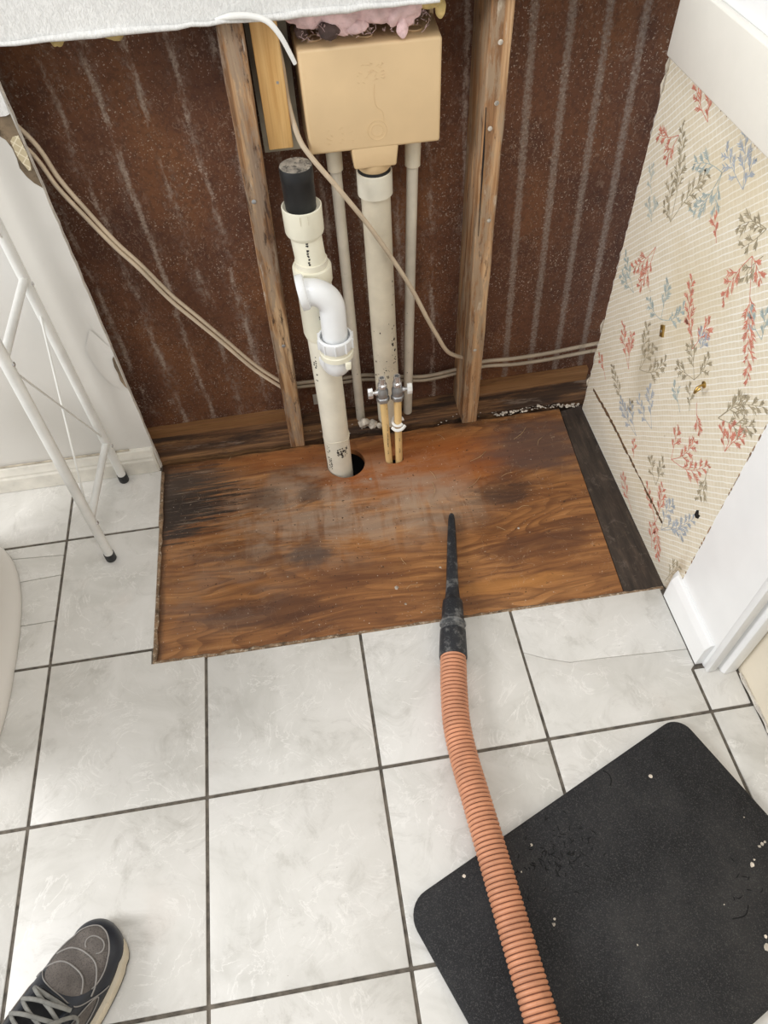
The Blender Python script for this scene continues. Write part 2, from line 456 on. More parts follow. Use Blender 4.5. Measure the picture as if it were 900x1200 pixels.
# --- loose things
H_ORANGE = simple('orange_hose_plastic', (204, 142, 108), 0.5, 0.1, 30, dirt=((178, 120, 92), 0.58, 0.6))
H_GROOVE = simple('hose_groove_shade', (112, 66, 46), 0.8, 0.2, 40)  # shade between the ribs, painted into the groove colour


def dusty_black(name, base, dust, lo, k, scale, rough=0.55):
    M = Mat(name, rough=rough)
    co = M.co()
    c = M.ramp(M.noise(co, scale, 5), [(0.3, tuple(v * 0.75 for v in base)), (0.7, base)])
    f = M.step(M.noise(co, scale * 1.7, 8, 0.75), lo, lo + 0.16)
    c = M.mix(M.math('MULTIPLY', f, k), c, dust)
    s = M.step(M.noise(co, scale * 22, 2), 0.66, 0.70)
    c = M.mix(M.math('MULTIPLY', s, 0.5), c, dust)
    M.color(c); M.bump(M.noise(co, scale * 12, 4), 0.2, 0.001)
    return M.m


H_NOZZLE = dusty_black('dusty_black_nozzle', (38, 41, 47), (142, 142, 140), 0.50, 0.55, 22)


def mat_rubber():
    M = Mat('black_foam_rubber', rough=0.72, spec=0.3)
    co = M.co()
    c = M.ramp(M.noise(co, 7, 7, 0.68), [(0.3, (20, 20, 22)), (0.5, (36, 36, 38)), (0.72, (54, 53, 53))])
    s = M.noise(co, 420, 2, 0.6)
    c = M.mix(M.math('MULTIPLY', M.step(s, 0.52, 0.70), 0.5), c, (80, 79, 78))
    d = M.step(M.noise(co, 900, 1), 0.66, 0.72)
    c = M.mix(M.math('MULTIPLY', d, 0.25), c, (150, 148, 146))
    M.color(c); M.bump(s, 0.5, 0.0008)
    return M.m


T_MAT = mat_rubber()
T_CRACK = simple('crack_black', (14, 14, 15), 0.9, 0.2, 40)
R_WHITE = simple('white_enamel_tube', (226, 226, 222), 0.28, 0.05, 20, dirt=((180, 176, 166), 0.68, 0.4))
C_PORC = simple('white_porcelain', (226, 222, 216), 0.12, 0.02, 4)
S_NAVY = simple('navy_leather', (26, 31, 42), 0.42, 0.2, 30, 0.2, 200, dirt=((66, 70, 80), 0.62, 0.4))


def knit_mat():
    M = Mat('grey_mesh_fabric', rough=0.85)
    co = M.co()
    w = M.noise(M.map(co, (1, 1, 1)), 500, 2, 0.5)
    c = M.ramp(M.noise(co, 30, 4), [(0.3, (82, 76, 72)), (0.7, (112, 105, 100))])
    c = M.mix(M.math('MULTIPLY', M.step(w, 0.5, 0.65), 0.5), c, (54, 51, 50))
    M.color(c); M.bump(w, 0.6, 0.001)
    return M.m


S_MESH = knit_mat()
S_CREAM = simple('cream_midsole', (206, 194, 172), 0.6, 0.08, 24, 0.2, 80, dirt=((168, 150, 122), 0.60, 0.5))
S_OUT = simple('black_outsole', (26, 26, 28), 0.7, 0.2, 40)
S_LACE = simple('grey_lace', (128, 127, 122), 0.85, 0.16, 90, 0.5, 500)
S_TRIM = simple('light_grey_overlay', (138, 134, 130), 0.6, 0.1, 60)
S_LINING = simple('black_lining', (24, 24, 27), 0.9, 0.2, 60)
LEAF = {'r': simple('coral_print', (216, 138, 118), 0.7, 0.14, 90),
        'o': simple('olive_print', (172, 160, 134), 0.7, 0.14, 90),
        't': simple('teal_print', (176, 190, 188), 0.7, 0.12, 90),
        'b': simple('slate_print', (178, 186, 196), 0.7, 0.12, 90),
        'l': simple('pale_teal_print', (202, 208, 200), 0.7, 0.1, 90)}


# ------------------------------------------------------------------ mesh helpers
class MB:
    def __init__(s): s.v = []; s.f = []; s.mi = []

    def add(s, vs, fs, mi=0):
        o = len(s.v); s.v += [tuple(v) for v in vs]
        for f in fs: s.f.append(tuple(i + o for i in f)); s.mi.append(mi)

    def box(s, a, b):
        x0, y0, z0 = a; x1, y1, z1 = b
        s.add([(x0, y0, z0), (x1, y0, z0), (x1, y1, z0), (x0, y1, z0), (x0, y0, z1), (x1, y0, z1), (x1, y1, z1), (x0, y1, z1)],
              [(0, 3, 2, 1), (4, 5, 6, 7), (0, 1, 5, 4), (1, 2, 6, 5), (2, 3, 7, 6), (3, 0, 4, 7)])

    def loft(s, rings, caps=True, mis=None):
        n = len(rings[0]); o = len(s.v)
        for r in rings: s.v += [tuple(p) for p in r]
        for i in range(len(rings) - 1):
            for j in range(n):
                k = (j + 1) % n
                s.f.append((o + i * n + j, o + i * n + k, o + (i + 1) * n + k, o + (i + 1) * n + j))
                s.mi.append(mis[i] if mis else 0)
        if caps:
            s.f.append(tuple(o + j for j in reversed(range(n)))); s.mi.append(0)
            e = o + (len(rings) - 1) * n
            s.f.append(tuple(e + j for j in range(n))); s.mi.append(0)

    def tube(s, path, r, n=12, caps=True, mis=None, sq=None):
        path = [Vector(p) for p in path]
        rs = r if isinstance(r, (list, tuple)) else [r] * len(path)
        t0 = (path[1] - path[0]).normalized()
        up = Vector((0, 0, 1)) if abs(t0.z) < 0.9 else Vector((1, 0, 0))
        u = t0.cross(up).normalized()
        rings = []
        for i, p in enumerate(path):
            a = path[max(i - 1, 0)]; b = path[min(i + 1, len(path) - 1)]
            t = (b - a)
            t = t.normalized() if t.length > 1e-9 else t0
            u = (u - t * u.dot(t)).normalized()
            w = t.cross(u)
            rings.append([p + (u * math.cos(q) + w * math.sin(q) * (sq or 1.0)) * rs[i] for q in [2 * math.pi * j / n for j in range(n)]])
        s.loft(rings, caps, mis)

    def lathe(s, c, prof, n=28, axis='z', caps=True):
        c = Vector(c)
        ax = {'z': (Vector((1, 0, 0)), Vector((0, 1, 0)), Vector((0, 0, 1))),
              'x': (Vector((0, 1, 0)), Vector((0, 0, 1)), Vector((1, 0, 0))),
              'y': (Vector((0, 0, 1)), Vector((1, 0, 0)), Vector((0, 1, 0)))}[axis] if isinstance(axis, str) else axis
        rings = [[c + ax[2] * h + (ax[0] * math.cos(2 * math.pi * j / n) + ax[1] * math.sin(2 * math.pi * j / n)) * r for j in range(n)] for r, h in prof]
        s.loft(rings, caps)

    def prism(s, poly, z0, z1, axis='z'):
        n = len(poly)
        def P(a, b, h): return (a, b, h) if axis == 'z' else ((h, a, b) if axis == 'x' else (a, h, b))
        vs = [P(a, b, z0) for a, b in poly] + [P(a, b, z1) for a, b in poly]
        fs = [tuple(reversed(range(n))), tuple(range(n, 2 * n))] + [(i, (i + 1) % n, n + (i + 1) % n, n + i) for i in range(n)]
        s.add(vs, fs)

    def mesh(s, name, mats, origin=(0, 0, 0), smooth=True, bevel=0.0, seg=2, angle=40):
        me = bpy.data.meshes.new(name)
        o = Vector(origin)
        me.from_pydata([tuple(Vector(v) - o) for v in s.v], [], s.f)
        for mt in (mats if isinstance(mats, (list, tuple)) else [mats]): me.materials.append(mt)
        for p, i in zip(me.polygons, s.mi): p.material_index = i
        bm = bmesh.new(); bm.from_mesh(me)
        bmesh.ops.recalc_face_normals(bm, faces=bm.faces)
        if bevel > 0:
            es = [e for e in bm.edges if len(e.link_faces) == 2 and e.calc_face_angle(0) > math.radians(30)]
            bmesh.ops.bevel(bm, geom=es, offset=bevel, segments=seg, affect='EDGES', clamp_overlap=True, profile=0.5)
        if smooth:
            for f in bm.faces: f.smooth = True
            for e in bm.edges:
                if len(e.link_faces) == 2 and e.calc_face_angle(0) > math.radians(angle): e.smooth = False
        bm.to_mesh(me); bm.free()
        return me


def obj(name, mb, mats, parent=None, stuff=False, **kw):
    """one mesh object; built in world coordinates, stored in its parent's"""
    org = Vector((0, 0, 0))
    if parent is not None:
        q = parent
        while q is not None: org += q.location; q = q.parent
    me = mb.mesh(name, mats, org, **kw) if isinstance(mb, MB) else mb
    o = bpy.data.objects.new(name, me)
    COL.objects.link(o)
    o.parent = parent
    if stuff: o['kind'] = 'stuff'
    return o


def tag(o, label, cat, group=None):
    o['label'] = label; o['category'] = cat
    if group: o['group'] = group
    return o


def thing(name, label, cat, loc=(0, 0, 0), group=None):
    o = bpy.data.objects.new(name, None); COL.objects.link(o)
    o.location = loc; o.empty_display_size = 0.05
    return tag(o, label, cat, group)


def struct(o): o['kind'] = 'structure'; return o


def catmull(pts, k=8):
    P = [Vector(p) for p in pts]; out = []
    for i in range(len(P) - 1):
        a = P[max(i - 1, 0)]; b = P[i]; c = P[i + 1]; d = P[min(i + 2, len(P) - 1)]
        for j in range(k):
            t = j / k
            out.append(0.5 * ((2 * b) + (c - a) * t + (2 * a - 5 * b + 4 * c - d) * t * t + (3 * b - a - 3 * c + d) * t ** 3))
    out.append(P[-1])
    return out


def rough_line(a, b, n, amp, seed=0):
    rg = random.Random(seed); out = []
    for i in range(n + 1):
        t = i / n
        out.append((a[0] + (b[0] - a[0]) * t + (rg.uniform(-amp, amp) if 0 < i < n else 0),
                    a[1] + (b[1] - a[1]) * t + (rg.uniform(-amp, amp) if 0 < i < n else 0)))
    return out


# ------------------------------------------------------------------ floor: grout bed + one object per tile
S = 0.305
CUT_X = 0.204          # left edge of the opened-up patch
CUT_Y = 0.268          # its front edge
WX = 1.243             # papered right wall
YF, YB = 0.790, 0.912  # face of the back wall / face of the brown board

b = MB()
b.prism([(-1.3, -1.9), (1.32, -1.9), (1.32, 0.262), (CUT_X - 0.004, 0.268), (CUT_X - 0.002, 0.80), (-1.3, 0.80)], -0.03, -0.0022)
floor = struct(obj('floor', b, T_GROUT, None, smooth=False))

G = 0.0029   # half grout


def make_tile(poly, thick=0.0095):
    cx = sum(p[0] for p in poly) / len(poly); cy = sum(p[1] for p in poly) / len(poly)
    b = MB(); b.prism([(x - cx, y - cy) for x, y in poly], -thick, 0.0)
    me = b.mesh('tile', T_TILE, smooth=True, bevel=0.0012, seg=2, angle=50)
    return me, (cx, cy)


def put_tile(me, c):
    o = bpy.data.objects.new('tile', me); COL.objects.link(o); o.parent = floor
    o.location = (c[0], c[1], random.uniform(-0.0004, 0.0004))
    return o


full = None
for i in range(-4, 4):
    for j in range(-5, 3):
        x0, x1, y0, y1 = i * S + G, (i + 1) * S - G, j * S + G, (j + 1) * S - G
        if j == 2:
            if i > 0: continue
            y1 = YF - 0.012
        if i == -1 and j == 1:      # the cut pieces beside the toilet foot
            for a0, a1, c0, c1 in ((y0, 0.4035, y0, 0.4055), (0.4050, 0.5110, 0.4070, 0.5180), (0.5125, 0.5830, 0.5195, 0.5700), (0.5845, y1, 0.5715, y1)):
                put_tile(*make_tile([(-0.17, a0), (x1, c0), (x1, c1), (-0.17, a1)]))
            put_tile(*make_tile([(x0, y0), (-0.1715, y0), (-0.1715, y1), (x0, y1)]))
            continue
        if i == 0 and j == 0:       # notched corner tile
            put_tile(*make_tile([(x0, y0), (x1, y0), (x1, CUT_Y + 0.003), (CUT_X - 0.006, CUT_Y + 0.005), (CUT_X - 0.006, y1), (x0, y1)]))
            continue
        if i == 0 and j >= 1:
            put_tile(*make_tile([(x0, y0), (CUT_X - 0.003, y0), (CUT_X - 0.001, y1), (x0, y1)]))
            continue
        if i == 3 and j == 0:       # cracked in two
            cr = [(0.917, 0.172), (0.955, 0.153), (0.998, 0.137), (1.06, 0.135), (1.13, 0.131), (1.2268, 0.125)]
            put_tile(*make_tile([(x0, y0), (x1, y0), (x1, 0.084), (1.2268, 0.092)] + [(a, c - 0.0003) for a, c in reversed(cr)]))
            put_tile(*make_tile([(a, c + 0.0003) for a, c in cr] + [(1.2268, CUT_Y - 0.005), (x0, CUT_Y - 0.003)]))
            continue
        if i >= 1 and j >= 1: continue
        if i >= 1 and j == 0:
            put_tile(*make_tile([(x0, y0), (x1, y0), (x1, CUT_Y - 0.0012 * i), (x0, CUT_Y + 0.002 - 0.0012 * i)]))
            continue
        if full is None: full = make_tile([(x0, y0), (x1, y0), (x1, y1), (x0, y1)])[0]
        if j == 2: put_tile(*make_tile([(x0, y0), (x1, y0), (x1, y1), (x0, y1)]))
        else: put_tile(full, ((x0 + x1) / 2, (y0 + y1) / 2))
for j in range(-5, 1):              # narrow strip along the right
    y0, y1 = j * S + G, (j + 1) * S - G
    if j == 0: y1 = 0.083
    put_tile(*make_tile([(4 * S + G, y0), (1.296, y0), (1.299, y1), (4 * S + G, y1)]))

# mortar ridge left along the cut edges
b = MB()
pts = [(CUT_X - 0.001, 0.775)] + rough_line((CUT_X, 0.76), (CUT_X - 0.002, CUT_Y + 0.006), 26, 0.0012, 1) + rough_line((CUT_X + 0.001, CUT_Y + 0.007), (1.236, CUT_Y - 0.003), 90, 0.0016, 2)
b.tube([(x, y, -0.0068 + random.uniform(-.0012, .0012)) for x, y in pts], [random.uniform(0.0042, 0.0064) for _ in pts], 7)
o = obj('mortar_edge', b, simple('brown_mortar', (138, 114, 90), 0.95, 0.4, 60, 0.8, 300, dirt=((206, 192, 172), 0.52, 0.8)), floor)
# ------------------------------------------------------------------ opened subfloor
PLY_Z = -0.012


def holed(b, name, mats, cutters, **kw):
    me = b.mesh(name, mats, **kw)
    o = bpy.data.objects.new(name, me); COL.objects.link(o)
    cs = []
    for cb in cutters:
        c = bpy.data.objects.new('cutter', cb.mesh('cutter', T_DARK, smooth=False)); COL.objects.link(c); cs.append(c)
        md = o.modifiers.new('cut', 'BOOLEAN'); md.operation = 'DIFFERENCE'; md.object = c; md.solver = 'EXACT'
    dg = bpy.context.evaluated_depsgraph_get()
    me2 = bpy.data.meshes.new_from_object(o.evaluated_get(dg))
    o.modifiers.clear(); o.data = me2; me2.name = name
    for c in cs: bpy.data.objects.remove(c)
    return o


STACK = (0.622, 0.727)
SUP = ((0.743, 0.722), (0.765, 0.720))
b = MB()
b.prism([(CUT_X - 0.012, CUT_Y - 0.012)] + [(1.156, CUT_Y - 0.016), (1.187, 0.80)] + rough_line((1.187, 0.812), (CUT_X - 0.012, 0.800), 40, 0.003, 4), PLY_Z - 0.016, PLY_Z)
c1 = MB(); c1.lathe((0.6385, 0.730, -0.2), [(0.0455, 0), (0.0455, 0.3)], 36)
c2 = MB(); c2.prism([(0.754 + 0.022 * math.copysign(abs(math.cos(a)) ** 0.7, math.cos(a)), 0.720 + 0.0125 * math.sin(a)) for a in [2 * math.pi * k / 24 for k in range(24)]], -0.2, 0.1)
ply = holed(b, 'plywood_subfloor', T_PLY, [c1, c2], smooth=False)
tag(ply, 'water-stained brown plywood sheet with pipe holes, set below the white tiles', 'plywood')
b = MB()
b.prism([(1.1575, CUT_Y - 0.016), (WX + 0.004, CUT_Y - 0.018), (WX + 0.004, 0.812), (1.1885, 0.80)], PLY_Z - 0.016, PLY_Z + 0.0012)
tag(obj('subfloor_strip', b, T_BLACKWOOD, None, smooth=False, bevel=0.0008, seg=1), 'blackened wood strip between plywood sheet and papered wall', 'wood strip')
b = MB(); b.box((0.1, 0.2, -0.26), (1.34, 1.0, -0.25))
for a, c in (((0.1, 0.2, -0.25), (0.11, 1.0, -0.03)), ((1.33, 0.2, -0.25), (1.34, 1.0, -0.03)), ((0.1, 0.2, -0.25), (1.34, 0.21, -0.03)), ((0.1, 0.99, -0.25), (1.34, 1.0, -0.03))): b.box(a, c)
struct(obj('floor_cavity', b, T_DARK, None, smooth=False))

# sole plate and laths at the foot of the stud wall
b = MB()
pf = rough_line((-0.05, 0.813), (1.30, 0.830), 50, 0.0026, 9)
b.prism(pf + [(1.30, 0.916), (-0.05, 0.916)], -0.048, -0.009)
tag(obj('sole_plate', b, W_PLATE, None, smooth=False), 'rotten dark wooden sole plate lying behind the plywood sheet under the studs', 'wood plate')
for x0, x1, z1, lab in ((0.10, 0.512, 0.016, 'bare thin lath at the foot of the brown board, left of the studs'),
                        (0.985, 1.285, 0.024, 'bare thin lath at the foot of the brown board, right of the studs')):
    b = MB(); p_ = rough_line((x0, z1), (x1, z1 + 0.004), 12, 0.0012, int(x0 * 100))
    b.prism([(x0, -0.009)] + [(x1, -0.009)] + list(reversed(p_)), 0.896, 0.911, axis='y')
    tag(obj('lath', b, W_LATH, None, smooth=False), lab, 'lath', 'laths at the panel foot')

# ------------------------------------------------------------------ back wall
b = MB(); b.box((-0.30, YB, -0.05), (1.36, YB + 0.013, 2.3))
struct(obj('wall_cavity', b, T_PANEL, None, smooth=False))
b = MB()
edge = rough_line((0.203, -0.002), (0.2035, 0.90), 46, 0.0007, 11)
b.prism([(-1.4, -0.002)] + edge + [(1.30, 0.905), (1.30, 2.3), (-1.4, 2.3)], YF, YF + 0.0127, axis='y')
wall_back = struct(obj('wall_back', b, T_WALL, None, smooth=False))
b = MB(); b.tube([(x - 0.0042, YF + 0.0064, z) for x, z in edge], [random.uniform(0.0048, 0.0058) for _ in edge], 8)
obj('broken_gypsum_edge', b, T_GYPS, wall_back)
# embossed vinyl above the old worktop line, its lower lip curling forward
b = MB()
low = rough_line((0.205, 0.900), (1.235, 0.901), 46, 0.0012, 12)
b.prism([(-1.4, 0.806), (0.196, 0.806), (0.202, 0.808)] + low + [(1.235, 2.3), (-1.4, 2.3)], YF - 0.0035, YF - 0.0002, axis='y')
obj('embossed_vinyl', b, T_VINYL, wall_back, smooth=False)
b = MB()
lip = [(x, YF - 0.005 - 0.0025 * abs(math.sin(9 * x)), z) for x, z in low if x < 0.875]
b.tube(lip, [0.0042 + 0.0012 * math.sin(21 * p[0]) for p in lip], 10)
obj('curled_lip', b, T_VINYL, wall_back)
# torn places on the painted board
def patch(poly, name, mt, y, thick=0.0007):
    b = MB(); b.prism(poly, y - thick, y, axis='y'); return obj(name, b, mt, wall_back, smooth=False)


patch([(0.202, 0.808), (0.165, 0.808), (0.163, 0.792), (0.171, 0.780), (0.180, 0.771), (0.184, 0.757), (0.184, 0.742), (0.182, 0.727), (0.187, 0.712), (0.194, 0.701), (0.2035, 0.692)], 'torn_paper', T_TORN, YF - 0.0001)
T_SCRAP = Mat('quilted_paper_scrap', rough=0.8)
_c = T_SCRAP.map(T_SCRAP.co(), (1, 1, 1), rot=(0, math.radians(45), 0))
_x = T_SCRAP.xyz(_c)
_w = T_SCRAP.math('MAXIMUM', T_SCRAP.math('SINE', T_SCRAP.math('MULTIPLY', _x[0], 560.0)), T_SCRAP.math('SINE', T_SCRAP.math('MULTIPLY', _x[2], 560.0)))
T_SCRAP.color(T_SCRAP.mix(T_SCRAP.step(_w, 0.8, 1.0), (196, 182, 150), (226, 216, 192)))
patch([(0.201, 0.776), (0.192, 0.775), (0.186, 0.769), (0.186, 0.752), (0.187, 0.742), (0.191, 0.730), (0.194, 0.722), (0.198, 0.722), (0.201, 0.733), (0.2025, 0.748)], 'wallpaper_scrap', T_SCRAP.m, YF - 0.0009)
# flap of facing paper coming loose, and the bare crumbly nick beside it
fl = MB()
arc = [(0.157, 0.372), (0.158, 0.345), (0.162, 0.318), (0.169, 0.290), (0.178, 0.268), (0.190, 0.253), (0.202, 0.247)]
rows = []
for k, (x, z) in enumerate(arc):
    t = k / (len(arc) - 1)
    rows.append([(x, YF - 0.0055 * math.sin(math.pi * min(1, t + 0.1)), z), (x + (0.2035 - x) * 0.5, YF - 0.003, z + 0.03 * (1 - t) + 0.01), (0.2035, YF - 0.0008, 0.36 - 0.10 * t)])
vs = [p for r in rows for p in r]
fs = [(i * 3 + j, i * 3 + j + 1, (i + 1) * 3 + j + 1, (i + 1) * 3 + j) for i in range(len(arc) - 1) for j in range(2)]
fl.add(vs, fs)
fl.add([(x, y + 0.0008, z) for x, y, z in vs], [tuple(reversed(f)) for f in fs])
obj('loose_paper_flap', fl, T_WALL, wall_back)
patch([(0.2035, 0.345), (0.199, 0.338), (0.1965, 0.318), (0.198, 0.300), (0.1965, 0.282), (0.2000, 0.266), (0.2035, 0.258)], 'torn_paper', T_TORN, YF - 0.0064)
# baseboard
def base_profile(d, h):   # (out from wall, height)
    return [(0, 0), (d, 0), (d, h * 0.55), (d * 0.8, h * 0.62), (d * 0.8, h * 0.70), (d * 0.55, h * 0.80), (d * 0.45, h * 0.93), (d * 0.2, h), (0, h)]


b = MB()
pr = base_profile(0.014, 0.072)
ends = [(-1.4, 0), (0.196, 0.0), (0.2005, 0.004)]
rings = []
for x, ins in ends: rings.append([(x, YF - 0.0002 - max(0, a - ins), 0.0008 + h) for a, h in pr])
b.loft(rings)
struct(obj('baseboard_left', b, T_BASE, None, angle=25))
b = MB(); b.tube([(x, YF - 0.004, 0.075 + 0.001 * math.sin(x * 60)) for x in [-0.9 + 0.05 * k for k in range(22)]], 0.0022, 6)
o = obj('caulk_bead', b, simple('old_caulk', (186, 176, 158), 0.8, 0.25, 40), bpy.data.objects['baseboard_left'])

# a white trim strip hanging loose from the cut edge
tr = thing('vinyl_edge_strip', 'thin white plastic edge strip dangling from the cut wall over the left stud', 'edge strip', (0.60, 0.78, 0.90))
b = MB()
pts = catmull([(0.530, 0.7850, 0.9035), (0.556, 0.7795, 0.9070), (0.582, 0.775, 0.906), (0.603, 0.771, 0.899), (0.618, 0.770, 0.880), (0.630, 0.771, 0.853), (0.6345, 0.772, 0.841)], 6)
b.tube(pts, [min(0.0016 + 0.0006 * k, 0.0052 - 0.0022 * k / len(pts)) for k in range(len(pts))], 10)
obj('strip', b, P_WHITEPL, tr)

# ------------------------------------------------------------------ right wall
XB = WX
b = MB()
b.prism([(0.086, -0.02), (0.797, -0.02), (0.797, 2.3), (0.086, 2.3)], XB, XB + 0.014, axis='x')
b.box((XB + 0.0139, 0.086, -0.02), (XB + 0.066, 0.60, 2.3))
wall_right = struct(obj('wall_right', b, T_GLOSSWHITE, None, smooth=False))
# old paper left inside the footprint of the removed cabinet
b = MB()
fr = rough_line((0.2375, 0.79), (0.2375, 0.02), 44, 0.0008, 21)
bk = rough_line((0.797, -0.008), (0.797, 0.79), 60, 0.0010, 22)
b.prism(fr + [(0.246, 0.008), (0.255, -0.002), (0.262, -0.010)] + bk, XB - 0.0006, XB + 0.0004, axis='x')
obj('wallpaper', b, T_PAPER, wall_right, smooth=False)
# torn brown rim where paper meets paint
b = MB()
rg = random.Random(5)
for z in [0.02 + 0.012 * k for k in range(40)]:
    if rg.random() < 0.35: continue
    w = rg.uniform(0.0006, 0.0022); h = rg.uniform(0.006, 0.014)
    b.prism([(0.237 - w * 0.6, z), (0.237 + w, z + h * 0.3), (0.237 + w * 0.8, z + h), (0.237 - w * 0.4, z + h * 0.9)], XB - 0.0010, XB - 0.0005, axis='x')
for y in (0.604, 0.496, 0.585, 0.49):
    b.prism([(y - 0.008, 0.789), (y - 0.003, 0.783), (y + 0.001, 0.786), (y + 0.004, 0.780), (y + 0.011, 0.789)], XB - 0.0010, XB - 0.0005, axis='x')
obj('torn_rim', b, simple('brown_torn_rim', (150, 116, 86), 0.9, 0.35, 80), wall_right, smooth=False, stuff=True)
# split seam low on the wall
b = MB()
seam = catmull([(0.770, 0.083), (0.70, 0.090), (0.64, 0.094), (0.552, 0.095), (0.48, 0.096), (0.40, 0.097), (0.355, 0.097)], 12)
seam = [(y[0], y[1]) for y in [(p.x, p.y) for p in [Vector((q[0], q[1], 0)) for q in seam]]]
sp_ = [(XB + 0.0012, y, z + rg.uniform(-0.0012, 0.0012)) for y, z in seam]
b.tube(sp_, [rg.uniform(0.0024, 0.0058) * (0.35 if k in (0, len(sp_) - 1) else 1) for k in range(len(sp_))], 6)
obj('split_seam', b, simple('rotted_seam', (98, 74, 52), 0.95, 0.5, 150, 0.8, 300), wall_right)
# ragged paper and board core along the back edge
b = MB()
pts = rough_line((0.799, -0.008), (0.799, 0.90), 80, 0.003, 31)
b.tube([(XB + 0.006 + rg.uniform(-0.002, 0.002), y, z) for y, z in pts], [rg.uniform(0.0045, 0.0065) for _ in pts], 6)
obj('broken_gypsum_edge', b, T_GYPS, wall_right)
for n_, (y, z, sz) in enumerate(((0.798, 0.772, 0.018), (0.797, 0.742, 0.020), (0.800, 0.24, 0.018), (0.801, 0.075, 0.014))):
    b = MB()
    q = [(XB - 0.001, y - 0.004, z + sz), (XB + 0.003, y + sz * 0.5, z + sz * 0.7), (XB - 0.001, y + sz * 0.55, z - sz * 0.2), (XB, y + sz * 0.15, z - sz), (XB - 0.003, y - 0.005, z - sz * 0.3)]
    b.add(q + [(p[0] + 0.0012, p[1], p[2]) for p in q], [(0, 1, 2, 3, 4), (9, 8, 7, 6, 5)] + [(k, (k + 1) % 5, 5 + (k + 1) % 5, 5 + k) for k in range(5)])
    obj('torn_flap', b, simple('torn_cream_paper', (214, 204, 186), 0.85, 0.2, 60) if n_ == 0 else bpy.data.materials['torn_cream_paper'], wall_right, smooth=False)

# printed sprigs
SPRIGS = [('r', (0.633, 0.754), [(0.702, 0.784), (0.651, 0.786)]), ('r', (0.705, 0.702), [(0.772, 0.673), (0.727, 0.651)]), ('o', (0.653, 0.578), [(0.705, 0.721), (0.688, 0.643), (0.588, 0.699), (0.689, 0.586)]), ('t', (0.554, 0.716), [(0.637, 0.687), (0.599, 0.626), (0.54, 0.663)]), ('l', (0.741, 0.582), [(0.768, 0.621)]), ('l', (0.715, 0.542), [(0.747, 0.566), (0.717, 0.581)]), ('b', (0.491, 0.723), [(0.564, 0.746), (0.532, 0.785), (0.492, 0.766)]), ('r', (0.507, 0.628), [(0.534, 0.655)]), ('o', (0.409, 0.71), [(0.47, 0.678), (0.444, 0.659), (0.437, 0.701)]), ('r', (0.415, 0.664), [(0.311, 0.515), (0.441, 0.569), (0.375, 0.649)]), ('r', (0.676, 0.516), [(0.695, 0.417), (0.737, 0.432)]), ('t', (0.708, 0.395), [(0.78, 0.434), (0.776, 0.39)]), ('t', (0.587, 0.422), [(0.6, 0.492), (0.651, 0.424), (0.531, 0.49)]), ('r', (0.467, 0.451), [(0.537, 0.546), (0.45, 0.52), (0.514, 0.485)]), ('r', (0.643, 0.252), [(0.714, 0.315), (0.667, 0.326)]), ('o', (0.604, 0.286), [(0.624, 0.384), (0.53, 0.375), (0.579, 0.368)]), ('b', (0.448, 0.468), [(0.465, 0.491), (0.442, 0.495)]), ('o', (0.432, 0.412), [(0.492, 0.389), (0.417, 0.476), (0.481, 0.451)]), ('r', (0.723, 0.152), [(0.781, 0.171)]), ('o', (0.608, 0.165), [(0.713, 0.206), (0.598, 0.205)]), ('b', (0.498, 0.224), [(0.552, 0.285), (0.575, 0.236)]), ('b', (0.539, 0.16), [(0.643, 0.172), (0.596, 0.202)]), ('t', (0.435, 0.331), [(0.481, 0.356)]), ('o', (0.412, 0.356), [(0.439, 0.392)]), ('r', (0.402, 0.386), [(0.361, 0.351)]), ('r', (0.406, 0.234), [(0.42, 0.304), (0.308, 0.33), (0.367, 0.33)]), ('o', (0.337, 0.413), [(0.307, 0.492), (0.254, 0.516), (0.256, 0.475)]), ('r', (0.289, 0.383), [(0.323, 0.415), (0.264, 0.445), (0.303, 0.435)]), ('r', (0.522, 0.111), [(0.544, 0.144)]), ('o', (0.419, 0.142), [(0.468, 0.173), (0.425, 0.206)]), ('o', (0.308, 0.33), [(0.295, 0.247)]), ('r', (0.462, 0.002), [(0.54, 0.034)]), ('r', (0.374, 0.076), [(0.445, 0.106), (0.4, 0.165)]), ('b', (0.35, 0.081), [(0.349, 0.171), (0.283, 0.21), (0.285, 0.15)]), ('r', (0.353, 0.012), [(0.383, 0.063)]), ('r', (0.404, 0.094), [(0.323, 0.015)]), ('o', (0.276, 0.004), [(0.259, 0.085)]), ('o', (0.393, 0.678), [(0.414, 0.622)]), ('t', (0.324, 0.586), [(0.373, 0.604), (0.342, 0.622)])]
XP = XB - 0.0008


